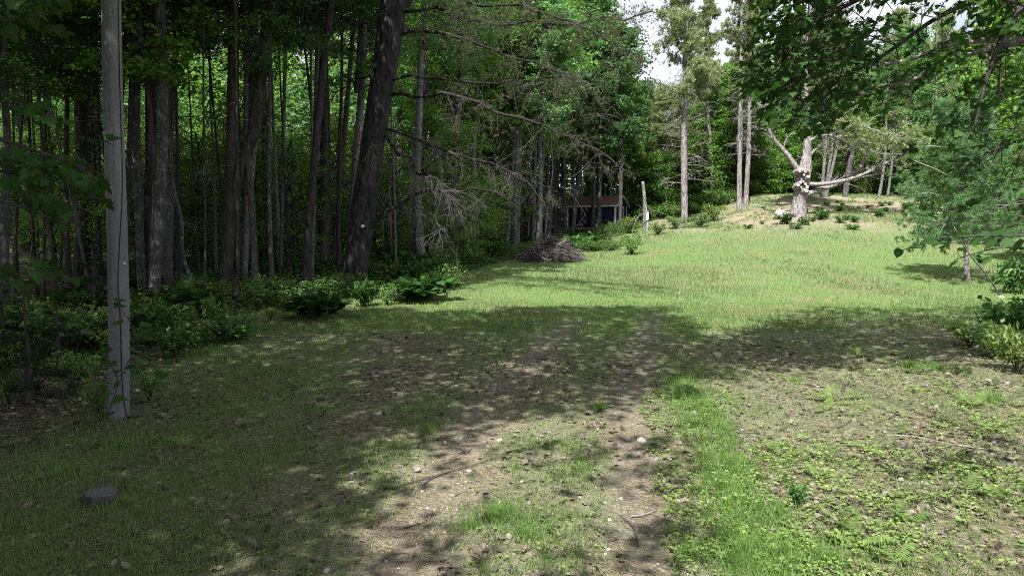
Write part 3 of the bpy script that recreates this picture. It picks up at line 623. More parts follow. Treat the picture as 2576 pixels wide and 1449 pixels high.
for i, (lab, path) in enumerate([
  ('Leftmost pale stem of the clump behind the mound crest', [(2068, 503, 9), (2070, 450, 8), (2078, 360, 7), (2084, 250, 6)]),
  ('Middle pale stem of the clump behind the mound crest', [(2074, 502, 8), (2084, 430, 7), (2094, 370, 7), (2100, 250, 5)]),
  ('Rightmost stem of the clump behind the mound crest, leaning right', [(2076, 500, 8), (2092, 430, 7), (2106, 370, 7), (2120, 260, 5)]),
  ('Grey-brown trunk on the mound crest, leaning right behind the low limbs', [(2125, 508, 15), (2130, 460, 13), (2138, 410, 12), (2146, 380, 10), (2155, 250, 8)]),
  ('Bright pale thin stem on the mound crest, right of the long limb', [(2209, 508, 9), (2216, 470, 7), (2224, 420, 6), (2230, 330, 5)]),
  ('Grey thin stem just right of the bright pale stem', [(2232, 500, 6), (2240, 440, 6), (2246, 400, 5), (2250, 300, 4)])]):
    traced('crest_tree', lab, 'tree', 'stems on the mound crest', path, 'bark_grey' if i == 3 else 'bark_light', Y=57.5 + (i % 2) * .4, H=11 + i % 3, crown='under' if i != 4 else None, csc=1.15, cz=.5, twigset=i > 2)

# ------------------------------------------------------------------ forest fill
MARKS = [(-999, 'at the left picture edge'), (30, 'behind the hanging maple leaves at left'), (150, 'behind the broad blackish trunk'), (270, 'behind the utility pole'), (340, 'behind the trunk pair by the pole'), (430, 'behind the curved sapling'), (500, 'between curved sapling and forked trunk'),
         (560, 'behind the forked trunk'), (650, 'right of the forked trunk'), (700, 'behind the slender pale stem in the ferns'), (760, 'behind the dark narrow leaning trunk'), (840, 'just left of the great pine'), (900, 'behind the great pine'), (980, 'behind the lone grey trunk'), (1060, 'behind the drooping dead twigs'),
         (1150, 'right of the drooping dead twigs'), (1240, 'left of the brush pile'), (1320, 'behind the brush pile'), (1400, 'left of the shed'), (1440, 'behind the shed'), (1580, 'right of the shed'), (1640, 'between short post and tallest pine'), (1700, 'behind the tallest pine'), (1780, 'between tallest pine and twin pines'),
         (1840, 'behind the twin pines'), (1920, 'left of the pruned pine'), (1990, 'behind the pruned pine'), (2060, 'behind the pale stem clump on the crest'), (2120, 'behind the long low limbs'), (2200, 'behind the bright pale stem on the crest'), (2280, 'left of the young pine'), (2400, 'behind the young pine'), (2480, 'at the right picture edge')]
DEPTH = ['in the front row', 'in the second row', 'farther back', 'deep inside', 'at the very back']
def where(u, y): return [m for a, m in MARKS if u >= a][-1], DEPTH[int(np.clip((y - 18) / 13, 0, 4))]
BK = {'bark': 'dark-barked', 'bark_grey': 'grey-barked', 'bark_light': 'pale-barked', 'bark_pine': 'rough-barked'}
CK = {'fine': 'small-leaved', 'underfine': 'small-leaved', 'big': 'dark leafy', 'bright': 'bright leafy', 'hemlock': 'feathery conifer', 'pine': 'needled pine', 'under': 'bright green', 'underdark': 'dark green'}
def distant_woods():
    r = np.random.default_rng(88); mb = MB()
    for (u0, u1, y0, y1, n_, zlo, zhi, nm, lab) in [(-250, 2750, 86, 104, 130000, -.5, 24, 'distant_woods', 'Far green wood closing the view behind all the trunks'), (-250, 1020, 43, 51, 42000, 0, 17, 'inner_woods', 'Sunlit green foliage deep in the wood behind the left trunks')]:
        u = r.uniform(u0, u1, n_); y = r.uniform(y0, y1, n_); x = (u - 1288) / F * y; g = ground_z(x, y); zt = CAM_H + (592.5 - skyline(u)) / F * y - .3
        hh = zlo + (zhi - zlo) * r.random(n_) ** 1.5 * (.7 + .3 * fbm(x / 5, y / 5, 7)); z = g + hh
        c = fbm(x / 1.9, z / 1.5 + y * .21, 19, 3); ok = (z < zt) & ((c > .46) | (r.random(n_) < .25)); C = np.stack([x, y, z], 1)[ok]; k = len(C)
        D = r.normal(size=(k, 3)); D[:, 2] = D[:, 2] * .4 - .25; N = r.normal(size=(k, 3)) + [0, -.4, .5]; mb = MB(); tone = fbm(C[:, 0] / 2.2 + 50, C[:, 2] / 1.6, 29, 3) + .08 * r.normal(size=k) > (.47 if y0 < 60 else .55); sz = (r.uniform(.45, .95, k) if y0 > 60 else r.uniform(.18, .42, k))
        stamp(mb, LEAF, LEAF_T, C[tone], D[tone], N[tone], sz[tone], 0); stamp(mb, LEAF, LEAF_T, C[~tone], D[~tone], N[~tone], sz[~tone], 1)
        o = tag(obj(nm, mb.mesh(nm, [M['maple'], M['beech']])), lab, 'woods'); o['kind'] = 'stuff'
def skyline1(u):
    return np.interp(u, [-200, 1490, 1560, 1600, 1640, 1700, 1740, 1790, 1840, 1900, 1960, 2080, 2200, 2330, 2450, 2700], [-400, -400, -10, 110, 215, 235, 200, 160, 120, 60, 20, 0, 20, 10, -20, -60])
def skyline(u):
    return np.maximum(skyline1(u), np.maximum(skyline1(u - 45), skyline1(u + 45)))
def free_of_views(x, y, z, u):
    return True
distant_woods()
placed = []
def too_close(x, y, d):
    for a, b in placed:
        if (a - x) ** 2 + (b - y) ** 2 < d * d: return True
    placed.append((x, y)); return False
rf = np.random.default_rng(77)
def forest_tree(x, y, H, ck, bk, name, label, group, csc=1., cz=.42):
    uu_, _ = proj(x, y, 3.); w1, w2 = where(uu_, y); label = '%s %s tree %s, %s' % (BK[bk].capitalize(), CK[ck], w2, w1)
    if len(label.split()) > 15: label = '%s %s tree %s' % (BK[bk].capitalize(), CK[ck], w1)
    z = float(ground_z(x, y)); root = empty(name, label, 'tree', (x, y, z), group); s = H / 20.
    root.rotation_euler = (rf.normal() * .03, rf.normal() * .045, 0)
    obj('trunk', TR[bk][rf.integers(4)], root, (0, 0, 0), rf.uniform(0, 6), (1.0 * s, 1.0 * s, s))
    put_crown(root, ck, rf.integers(5), (0, 0, H * cz), rf.uniform(0, 6), (csc, csc, csc * H * (1 - cz) / (11 if ck == 'big' else 10 if ck == 'fine' else 9 if ck == 'bright' else 8 if ck == 'hemlock' else 10)))
    if y < 45 and rf.random() < .7: obj('dead_branch', DEADT[rf.integers(3)], root, (0, 0, rf.uniform(1.5, 4)), rf.uniform(0, 6), rf.uniform(.8, 1.4))
    return root
n = 0
for _ in range(4000):
    if n >= 118: break
    y = rf.uniform(19, 82); x = rf.uniform(-.8 * y - 4, min(.22 * y, float(edge_x(y)) - 1.5 - (2.5 if y > 45 else .5)))
    u, v = proj(x, y, 3.)
    if 1385 < u < 1620 and y < 66: continue
    if x > float(edge_x(y)) - 1.5 and y < 61: continue
    if 780 < u < 1010 and y < 26: continue
    if u < 1030 and 27 < y < 52: continue
    if u < 1000 and y <= 27 and rf.random() < .55: continue
    if u < 1030 and y > 49 and rf.random() < .5: continue
    H = rf.uniform(17, 24); zt = CAM_H + (592.5 - skyline(u)) / F * y
    if float(ground_z(x, y)) + H > zt: H = zt - float(ground_z(x, y)) - .3
    if H < 6: continue
    if too_close(x, y, 2.0 if y > 40 else 2.6): continue
    n += 1; zone = 'left' if u < 900 else 'middle'; near = y < 36
    forest_tree(x, y, H, 'fine' if near and rf.random() < .8 else rf.choice(['big', 'big', 'bright', 'bright', 'hemlock'] if zone == 'left' else ['big', 'big', 'bright']), rf.choice(['bark', 'bark', 'bark_grey', 'bark_light']), 'forest_tree',
                'Shaded forest tree standing deep among others left of the great pine' if zone == 'left' else 'Leafy forest tree behind the front row between the great pine and the shed',
                'deep forest trees left of the great pine' if zone == 'left' else 'leafy trees between the great pine and the shed', csc=rf.uniform(.75, 1.05), cz=rf.uniform(.4, .55) if near else rf.uniform(.32, .5))
n = 0
for _ in range(3000):
    if n >= 74: break
    y = rf.uniform(62, 92); x = rf.uniform(.12 * y, .95 * y); u, v = proj(x, y, 3.); H = rf.uniform(16, 22)
    zt = CAM_H + (592.5 - skyline(u)) / F * y; g_ = float(ground_z(x, y)); H = min(H, zt - g_ - .3)
    if H < 6 or too_close(x, y, 2.4): continue
    n += 1; kind = 'pine' if (u > 2150 and rf.random() < .75) or rf.random() < .18 else rf.choice(['big', 'bright'])
    forest_tree(x, y, H, kind, 'bark_light' if kind == 'pine' else rf.choice(['bark_grey', 'bark_light', 'bark']), 'woodland_pine' if kind == 'pine' else 'woodland_tree',
                'Hazy pale pine in the wall of woods behind the mound' if kind == 'pine' else 'Leafy green tree in the wall of woods behind the mound',
                'pines behind the mound' if kind == 'pine' else 'leafy trees behind the mound', csc=rf.uniform(.8, 1.1), cz=rf.uniform(.2, .42))
for i, (u, y, H) in enumerate([(1180, 46, 20), (1240, 47.5, 21), (1290, 50, 22), (1345, 51.5, 21), (1400, 60, 22), (1440, 63, 22), (1490, 61, 22), (1520, 63, 20), (1535, 64, 17.5), (1565, 66, 14), (1215, 56, 22), (1330, 60, 22), (1130, 44, 19)]):
    forest_tree((u - 1288) / F * y, y, H, 'big' if i % 3 == 1 else 'bright', ['bark_grey', 'bark', 'bark_light'][i % 3], 'forest_tree', '', 'leafy trees between the great pine and the shed', csc=1.2 if u < 1440 else .95, cz=.3)
# right flank, behind the young pine
for i, (x, y, H) in enumerate([(27, 38, 15), (31, 42, 17), (34, 47, 16), (30, 34, 14), (37, 52, 18), (41, 56, 18), (34, 40, 16), (45, 60, 18), (24.5, 31, 8), (38, 46, 17)]):
    forest_tree(x, y, H, 'pine' if i % 3 else 'bright', 'bark_pine', 'flank_pine' if i % 3 else 'flank_tree', 'Pine with soft green needles in the woods at the right side of the clearing' if i % 3 else 'Leafy tree among pines at the right side of the clearing',
                'pines at the right side of the clearing' if i % 3 else 'leafy trees at the right side of the clearing', csc=.95, cz=.16)
for i in range(60):   # slim straight trunks that stand close together in the left wood
    y = rf.uniform(20, 30); x = min(rf.uniform(-.76, -.12) * y, float(edge_x(y)) - rf.uniform(.8, 6)); u, v = proj(x, y, 3.)
    if u < -40 or (790 < u < 1000 and y < 27) or too_close(x, y, .9): continue
    w1, w2 = where(u, y); bk = ['bark', 'bark', 'bark_grey', 'bark', 'bark_light'][i % 5]; H = rf.uniform(14, 19)
    root = empty('slim_tree', '%s slim straight tree %s, %s' % (BK[bk].capitalize(), w2, w1), 'tree', on_ground(x, y), 'slim straight trees in the left wood'); t_ = rf.uniform(.22, .45); root.rotation_euler = (rf.normal() * .05, rf.normal() * .06, 0)
    obj('trunk', TR[bk][i % 4], root, (0, 0, 0), i * 1.1, (t_, t_, H / 20)); obj('dead_branch', DEADT[i % 3], root, (0, 0, rf.uniform(2, 6)), i, rf.uniform(.7, 1.1))
    put_crown(root, 'fine', i, (0, 0, H * .62), i, (.55, .55, .6))
# understory saplings
def sapling(x, y, H, ck, label, group, k):
    uu_, _ = proj(x, y, 3.); w1, w2 = where(uu_, y); label = '%s %s sapling %s, %s' % ('Tall' if H > 6.7 else 'Low', CK[ck], w2, w1)
    if len(label.split()) > 15: label = '%s %s sapling %s' % ('Tall' if H > 6.7 else 'Low', CK[ck], w1)
    z = float(ground_z(x, y)); root = empty('sapling', label, 'sapling', (x, y, z), group)
    obj('trunk', TR_THIN[rf.choice(['bark', 'bark_grey', 'bark_light'])][k % 3], root, (0, 0, 0), rf.uniform(0, 6), (1, 1, H / 9))
    low = .05 if uu_ > 1600 else rf.uniform(.08, .3); put_crown(root, ck, k, (0, 0, H * low), rf.uniform(0, 6), (1.1, 1.1, H * (1 - low) / 5.2))
n = 0
for _ in range(6000):
    if n >= 205: break
    y = rf.uniform(22, 70); x = rf.uniform(-.8 * y, float(edge_x(y)) - .8 if y < 61 else .75 * y); u, v = proj(x, y, 3.)
    if 1330 < u < 1640 and y < 64: continue
    if 790 < u < 1000 and y < 27: continue
    if y < 61 and x > float(edge_x(y)) - .8: continue
    if y < 27 and rf.random() < .5: continue
    if too_close(x, y, 1.3): continue
    n += 1; ck = 'underfine' if y < 38 else 'under'
    z3 = 'left' if u < 880 else 'mid' if u < 1600 else 'right'
    sapling(x, y, rf.uniform(4.5, 9), ck, {'left': 'Slender leafy sapling in the dark woods left of the great pine', 'mid': 'Slender leafy sapling in the woods between great pine and shed', 'right': 'Slender bright sapling at the foot of the woods behind the clearing'}[z3],
            {'left': 'saplings left of the great pine', 'mid': 'saplings between great pine and shed', 'right': 'saplings behind the clearing'}[z3], n)
for i in range(66):
    u = rf.uniform(1600, 2360); y = rf.uniform(61.5, 68) if u < 1900 else rf.uniform(64, 70)
    sapling((u - 1288) / F * y, y, rf.uniform(5, 9), 'under', '', 'saplings behind the clearing', i)
# thin bare poles in the woods behind the brush pile
for i in range(46):
    u = rf.uniform(1010, 1390); y = rf.uniform(44, 62); x = (u - 1288) / F * y
    if x > float(edge_x(y)) - .3: continue
    z = float(ground_z(x, y)); root = empty('thin_tree', 'Thin %s stem %s, %s' % (['grey', 'pale', 'dark'][i % 3], where(u, y)[1], where(u, y)[0]), 'tree', (x, y, z), 'thin stems behind the brush pile'); root.rotation_euler = (rf.normal() * .04, rf.normal() * .05, 0)
    obj('trunk', TR_THIN[['bark_grey', 'bark_light', 'bark'][i % 3]][i % 3], root, (0, 0, 0), i, (1.3, 1.3, rf.uniform(1.2, 1.7)))
    obj('dead_branch', DEADT[i % 3], root, (0, 0, rf.uniform(2, 5)), i, 1.)

# ------------------------------------------------------------------ shed
def shed():
    th = R(-32); c0 = np.array([9.05, 60., 0]); c0[2] = 3.28    # front right corner at floor height
    gz = float(ground_z(c0[0], c0[1]))
    root = empty('shed', 'Dark blue garden shed with brown roof and white trim raised on lumber posts', 'shed', (c0[0], c0[1], c0[2])); root.rotation_euler = (0, 0, th)
    L, W, Hw, Hr = 4.75, 2.5, 1.95, .85
    wm, n_, l_, b_ = nodes('dark_blue_panel'); f = noise(n_, l_, 1.4, 5, .6); l_.new(ramp(n_, l_, f, [(.35, (.012, .011, .035)), (.75, (.035, .032, .075))]), b_.inputs['Base Color']); b_.inputs['Roughness'].default_value = .35
    for k in range(8):   # front wall panels
        w = L / 8; mb = MB(); box(mb, (-w * (k + .5), .03, Hw / 2), (w - .012, .05, Hw)); obj('panel', mb.mesh('panel', wm), root)
    mb = MB(); box(mb, (-L / 2, .08, Hw / 2), (L - .06, .03, Hw)); box(mb, (-L / 2, W, Hw / 2), (L, .05, Hw)); box(mb, (-L, W / 2, Hw / 2), (.05, W, Hw)); obj('wall', mb.mesh('wall', wm), root)
    mb = MB(); V = [(0, 0.05, 0), (0, W, 0), (0, W, Hw), (0, W / 2, Hw + Hr - .04), (0, 0.05, Hw)]; V2 = [(x - .05, y, z) for x, y, z in V]
    mb.add(V + V2, [(0, 1, 2), (0, 2, 3), (0, 3, 4), (5, 7, 6), (5, 8, 7), (5, 9, 8)]); obj('gable_wall', mb.mesh('gable_wall', wm), root)
    mb = MB(); V = [(x - L, y, z) for x, y, z in V]; mb.add(V + [(x + .05, y, z) for x, y, z in V], [(0, 1, 2), (0, 2, 3), (0, 3, 4), (5, 7, 6), (5, 8, 7), (5, 9, 8)]); obj('gable_wall', mb.mesh('gable_wall', wm), root)
    for s, (ya, yb) in enumerate([(-.2, W / 2), (W + .2, W / 2)]):
        mb = MB(); za = Hw - .1; zb = Hw + Hr; t = .07
        V = [(-L - .2, ya, za), (.2, ya, za), (.2, yb, zb), (-L - .2, yb, zb)]; V = V + [(x, y, z + t) for x, y, z in V]
        mb.add(V, None, [(0, 1, 2, 3), (4, 7, 6, 5), (0, 4, 5, 1), (1, 5, 6, 2), (2, 6, 7, 3), (3, 7, 4, 0)]); obj('roof', mb.mesh('roof', M['shingle']), root)
    mb = MB(); box(mb, (-L / 2, -.215, Hw - .06), (L + .42, .03, .12)); obj('fascia', mb.mesh('fascia', M['white_paint']), root)
    for s in (0, 1):
        ya, yb = ((-.2, W / 2), (W + .2, W / 2))[s]; mb = MB(); V = [(.2, ya, Hw - .16), (.235, ya, Hw - .16), (.235, yb, Hw + Hr - .06), (.2, yb, Hw + Hr - .06)]
        mb.add(V + [(x, y, z + .12) for x, y, z in V], None, [(0, 1, 2, 3), (4, 7, 6, 5), (0, 4, 5, 1), (1, 5, 6, 2), (2, 6, 7, 3), (3, 7, 4, 0)]); obj('barge_board', mb.mesh('barge_board', M['white_paint']), root)
    for (x, y, sx, sy) in [(-.06, -.01, .13, .03), (.015, .05, .03, .12), (.015, W - .05, .03, .12), (-L + .06, -.01, .13, .03)]:
        mb = MB(); box(mb, (x, y, Hw / 2), (sx, sy, Hw)); obj('corner_board', mb.mesh('corner_board', M['white_paint']), root)
    mb = MB(); box(mb, (.02, .75, .9), (.04, .09, 1.8)); box(mb, (.02, 1.75, .9), (.04, .09, 1.8)); box(mb, (.02, 1.25, 1.85), (.042, 1.1, .09)); d = obj('door', mb.mesh('door', M['white_paint']), root)
    mb = MB(); box(mb, (.012, 1.25, .9), (.03, .9, 1.78)); obj('door_panel', mb.mesh('door_panel', wm), d)
    mb = MB(); box(mb, (-L / 2, 0.0, -.08), (L + .1, .1, .14)); obj('floor_beam', mb.mesh('floor_beam', M['lumber']), root)
    mb = MB(); box(mb, (0.0, W / 2, -.08), (.1, W, .138)); obj('floor_beam', mb.mesh('floor_beam', M['lumber']), root)
    for x in (-.3, -1.6, -3.1, -L + .2):
        for y in (.12, W - .2):
            mb = MB(); box(mb, (x, y, -.6), (.14, .14, .9)); obj('foundation_post', mb.mesh('foundation_post', M['lumber']), root)
    # low landing in front of the left half
    for k in range(9):
        mb = MB(); box(mb, (-2.3 - k * .27, -.75, -.02), (.255, 1.25, .035)); obj('deck_board', mb.mesh('deck_board', M['lumber']), root)
    mb = MB(); box(mb, (-3.4, -1.36, -.11), (2.45, .05, .14)); obj('deck_beam', mb.mesh('deck_beam', M['lumber']), root)
    for x in (-2.3, -4.5): mb = MB(); box(mb, (x, -1.26, -.5), (.11, .11, .68)); obj('deck_post', mb.mesh('deck_post', M['lumber']), root)
    for k in range(3): mb = MB(); box(mb, (-2.05, -.6 - .02 * k, -.12 - .13 * k), (.3 + .25 * k, .9, .04)); obj('step', mb.mesh('step', M['lumber']), root)
shed()

# ------------------------------------------------------------------ weathered post with meter box
def post():
    b = on_ground(*(P(1621, 606, 52)[:2])); root = empty('utility_post', 'Short weathered whitish post with a grey box, standing at the lawn edge', 'post', b)
    top = P(1617, 457, 52) - b; mb = MB(); q = smooth_path(np.array([(0, 0, -.3), (0, 0, 1.2), (-.05, 0, 2.6), top]), 16)
    tube(mb, q, np.linspace(.17, .11, 16), 12, noise=.12, seed=2); obj('post', mb.mesh('post', M['bark_light'], True), root)
    mb = MB(); tube(mb, np.array([(.15, .03, -.2), (.13, .03, 1.0), (.09, .03, 2.2)]), [.07, .05, .03], 8, noise=.2); obj('side_pole', mb.mesh('side_pole', M['dead'], True), root)
    mb = MB(); box(mb, (.17, -.16, 1.15), (.17, .13, .62)); box(mb, (.17, -.17, 1.48), (.2, .16, .04)); obj('meter_box', mb.mesh('meter_box', M['plastic']), root)
    mb = MB(); tube(mb, [(.16, -.14, -.2), (.16, -.14, .85)], [.03, .03], 8); obj('conduit', mb.mesh('conduit', M['plastic']), root)
    mb = MB(); tube(mb, smooth_path([(.14, -.12, 1.45), (.10, -.16, 1.75), (0, -.15, 1.9)], 8), .018, 6); obj('cable', mb.mesh('cable', M['plastic']), root)
    # bent bare sapling looping past the post
    b2 = on_ground(*(P(1589, 604, 51.4)[:2])); r2 = empty('bent_sapling', 'Bare whitish sapling bent over in an arch past the short post', 'sapling', b2)
    mb = MB(); pts = np.array([P(u, v, 51.4) - b2 for u, v in [(1589, 606), (1590, 585), (1594, 567), (1603, 548), (1617, 537), (1633, 531), (1654, 531), (1674, 539)]])
    tube(mb, smooth_path(pts, 20), np.linspace(.04, .012, 20), 6); obj('stem', mb.mesh('stem', M['bark_light'], True), r2)
    mb = MB(); rg = np.random.default_rng(2)
    for k in (8, 12, 15): twigs(mb, smooth_path(pts, 20)[k], (rg.normal(), .3, .6), .8, .012, 1, rg, 0, 3, 3)
    obj('twig', mb.mesh('twig', M['bark_light'], True), r2)
post()

# ------------------------------------------------------------------ utility pole
def pole():
    b = G(300, 1050); Yb = b[1]; root = empty('utility_pole', 'Smooth grey wooden utility pole in the left foreground, its top out of the picture', 'pole', b)
    m, n, l, bs = nodes('pole_wood')
    f = noise(n, l, 3.0, 6, .7, stretch=(9, 9, .35)); f2 = noise(n, l, 1.2, 3, .5, stretch=(1, 1, .5)); c = ramp(n, l, f, [(.25, (.04, .04, .048)), (.45, (.115, .115, .13)), (.8, (.20, .20, .22))])
    c = mix(n, l, .35, c, ramp(n, l, f2, [(.3, (.07, .07, .08)), (.7, (.27, .265, .27))]))
    l.new(c, bs.inputs['Base Color']); bs.inputs['Roughness'].default_value = .75; bump(n, l, f, .35, .01, bs)
    top = P(283, 0, Yb) - b; d = top / top[2]; H = 8.5; r0 = 48 / 2 / F * Yb; rt = 43 / 2 / F * Yb
    zz = np.linspace(-.4, H, 40); pts = np.outer(zz, d); pts[:, 0] += .02 * np.sin(zz * .9); rad = np.interp(zz, [-.4, 0, top[2], H], [r0 * 1.06, r0 * 1.02, rt, rt * .85])
    mb = MB(); tube(mb, pts, rad, 32); obj('pole_shaft', mb.mesh('pole_shaft', m, True), root)
    def surf(u, v, off=.006):
        p = P(u, v, Yb); z = p[2] - b[2]; c = np.array([np.interp(z, pts[:, 2], pts[:, k]) for k in range(3)]); x = (p - b)[0] - c[0]; r = np.interp(z, zz, rad)
        x = max(-r * .97, min(r * .97, x)); return np.array([c[0] + x, c[1] - math.sqrt(max(0, r * r - x * x)) - off, z])
    cb = MB(); cp = [surf(u, v, .008) for u, v in [(305, -30), (311, 100), (315, 250), (318, 350), (318, 450), (313, 560), (310, 650), (309, 720), (314, 790), (316, 880), (317, 960), (321, 1020), (324, 1050)]]
    tube(cb, smooth_path(cp, 40), .0065, 6); obj('ground_cable', cb.mesh('ground_cable', M['black'], True), root)
    for k, (u, v, s) in enumerate([(293, 37, .012), (271, 118, .011), (303, 90, .008), (277, 398, .013), (277, 452, .011), (302, 680, .012), (299, 770, .010), (266, 210, .01), (290, 905, .011)]):
        kb = MB(); c = surf(u, v, 0); tube(kb, [c + (0, .004, 0), c + (0, -.004, 0)], [s * .9, s * .6], 10); o = obj('knot', kb.mesh('knot', M['bark'], True), root)
    tb = MB(); c = surf(318, 662, .004); box(tb, c, (.045, .012, .03)); obj('tag_plate', tb.mesh('tag_plate', M['plastic']), root)
    for k, (u1, v1, u2, v2) in enumerate([(283, 30, 290, 330), (296, 300, 301, 560), (287, 480, 289, 820)]):
        kb = MB(); tube(kb, smooth_path([surf(u1 + (u2 - u1) * t, v1 + (v2 - v1) * t, .0005) for t in np.linspace(0, 1, 7)], 16), np.array([.0006] + [.0022] * 14 + [.0006]), 4); obj('crack', kb.mesh('crack', M['black']), root)
pole()

# ------------------------------------------------------------------ brush pile
def brush_pile():
    b = G(1386, 655); root = empty('brush_pile', 'Large heap of dead brown branches and twigs on the lawn', 'brush pile', b); rng = np.random.default_rng(3)
    W, Hh = 1.8, 1.12; pk = 0.05
    hgt = lambda x, y: Hh * max(0, 1 - (abs(x - pk) / (W * (1.12 if x < pk else .95))) ** (1.05 if x < pk else 1.5)) * max(0, 1 - (abs(y) / 1.3) ** 1.6) * (.78 + .42 * float(fbm(x * 1.7 + 9, y * 1.7, 23, 2)))
    mats = [flat_mat('brush_bark_%d' % k, *c, 14) for k, c in enumerate([((.05, .04, .04), (.13, .11, .108)), ((.15, .13, .125), (.28, .25, .245)), ((.035, .026, .026), (.085, .065, .062))])]
    core = MB(); g = np.linspace(-1, 1, 26); gx, gy = np.meshgrid(g * W, g * 1.3); gz = np.vectorize(hgt)(gx, gy) * .72 + .3 * (fbm(gx * 3, gy * 3, 5) - .5) - .08
    i = np.arange(25)[:, None] * 26; j = np.arange(25)[None]; core.add(np.stack([gx, gy, gz], -1).reshape(-1, 3), None, np.stack([i + j, i + j + 1, i + 27 + j, i + 26 + j], -1).reshape(-1, 4))
    obj('matted_debris', core.mesh('matted_debris', mats[2]), root)
    shapes = []
    for k in range(8):
        mb = MB(); twigs(mb, (-.5, 0, 0), (1, 0, 0), 1.0, .018, 1, rng, .05, 5, 3, None, .5); shapes.append([mb.mesh('branch', mt, True) for mt in mats])
    fine = [MB(), MB(), MB()]
    for k in range(1500):
        x = rng.uniform(-W, W) * rng.uniform(.3, 1) ** .5; y = rng.uniform(-1.3, 1.2); h = hgt(x, y)
        if h <= 0 and rng.random() < .8: continue
        z = h * rng.uniform(.62, 1.08) + .02; sl = -Hh / W * np.sign(x - pk) * .8; az = rng.choice([rng.normal() * .45, rng.uniform(0, math.pi)]); sl = sl * rng.uniform(.3, 1.2)
        d = unit(np.array([math.cos(az), math.sin(az), sl * math.cos(az) * rng.uniform(.3, 1.1) + rng.normal() * .12])); L = rng.uniform(.3, 1.0) + (rng.random() < .15) * .9
        if k < 150:
            q = Vector(d).to_track_quat('X', 'Z').to_euler(); obj('branch', shapes[k % 8][int(rng.choice([0, 0, 1, 2, 2]))], root, (x, y, z), rot=q, sc=(L, rng.uniform(1., 2.2), rng.uniform(1., 2.2)))
        else:
            p = np.array([x, y, z]); nn = rng.normal(size=3) * .06 * L; tube(fine[int(rng.choice([0, 0, 1, 2]))], [p - d * L / 2, p + nn, p + d * L / 2], [.013, .010, .004], 3, cap=False)
    for f, mt in zip(fine, mats): o = obj('twigs', f.mesh('twigs', mt), root); o['kind'] = 'stuff'
brush_pile()

# ------------------------------------------------------------------ small pine at right
def young_pine():
    b = G(2433, 708); Yb = b[1]; root = empty('young_pine', 'Young green pine at the right with loose needled branches over bare lower trunk', 'tree', b); rng = np.random.default_rng(4)
    pth = [(2433, 712, 15), (2431, 650, 12), (2427, 580, 10), (2424, 500, 9), (2423, 420, 7), (2418, 350, 5), (2424, 280, 3)]
    pts = np.array([P(u, v, Yb) - b for u, v, w in pth]); q = smooth_path(np.column_stack([pts, [w / 2 / F * Yb for *_, w in pth]]), 24); mb = MB(); tube(mb, q[:, :3], q[:, 3], 10, noise=.08)
    obj('trunk', mb.mesh('trunk', M['bark_light'], True), root)
    pos, D = [], []; bb = MB()
    for k in range(110):
        z = rng.uniform(1.3, pts[-1][2]); az = rng.uniform(0, 6.28); t = (z - 1.3) / (pts[-1][2] - 1.3); L = (3.1 - 2.1 * t) * rng.uniform(.6, 1.1) * (1.0 if z > 1.8 else .7)
        o = np.array([np.interp(z, q[:, 2], q[:, c]) for c in range(3)]); tips = []
        twigs(bb, o, (math.cos(az), math.sin(az), .12 + .5 * t), L, .02, 1, rng, .0, 4, 5, tips, .4)
        if z < 1.7: tips = tips[::3]
        for _ in range(75):
            p, d = tips[rng.integers(len(tips))]; pos.append(p + rng.normal(size=3) * .06); D.append(d + rng.normal(size=3) * .5 + [0, 0, .3])
    obj('branch', bb.mesh('branch', M['dead'], True), root)
    V, T = needles_template(16, .042, 8); nb = MB(); stamp(nb, V, T, np.array(pos), np.array(D), rng.normal(size=(len(pos), 3)), .20 * rng.uniform(.7, 1.2, len(pos))); obj('crown', nb.mesh('crown', M['young_pine']), root)
    for pl in ([(2300, 405), (2352, 425), (2418, 460)], [(2330, 368), (2370, 370), (2380, 372)]):
        mb = MB(); tube(mb, [P(u, v, Yb - .5) - b for u, v in pl], .022, 5); obj('dead_branch', mb.mesh('dead_branch', M['dead'], True), root)
    b2 = G(2518, 748); r2 = empty('leaning_stem', 'Thin bare stem leaning up left beside the young pine', 'stem', b2); mb = MB()
    tube(mb, smooth_path([P(u, v, b2[1]) - b2 for u, v in [(2520, 752), (2490, 700), (2450, 655), (2420, 615), (2400, 570)]], 14), np.linspace(.028, .014, 14), 6); obj('stem', mb.mesh('stem', M['bark_grey'], True), r2)
young_pine()

# ------------------------------------------------------------------ bushes
def bush_mesh(name, seed, nst, nleaf, leaf, mat, W=.5, H=.6, tmpl=(LEAF, LEAF_T)):
    r = np.random.default_rng(seed); mb = MB(); sb = MB(); C, D = [], []
    for k in range(nst):
        az = r.uniform(0, 6.28); tip = np.array([math.cos(az) * W * r.uniform(.3, 1), math.sin(az) * W * r.uniform(.3, 1), H * r.uniform(.45, 1)])
        mid = tip * [.4, .4, .6]; tube(sb, [(0, 0, -.03), mid, tip], [.010, .007, .003], 4, cap=False)
        for _ in range(nleaf // nst): t = r.uniform(.3, 1.03); p = mid * (1 - t) + tip * t if t > .5 else mid * t * 2; C.append(p + r.normal(size=3) * [.07, .07, .05]); D.append(tip * [1, 1, .2] + r.normal(size=3) * .45)
    C, D = np.array(C), np.array(D); N = r.normal(size=C.shape) * .4; N[:, 2] += 1
    stamp(mb, tmpl[0], tmpl[1], C, D, N, leaf * r.uniform(.6, 1.2, len(C)), 0); return mb.mesh(name + '_leaves', mat), sb.mesh(name + '_stems', M['bark'], True)
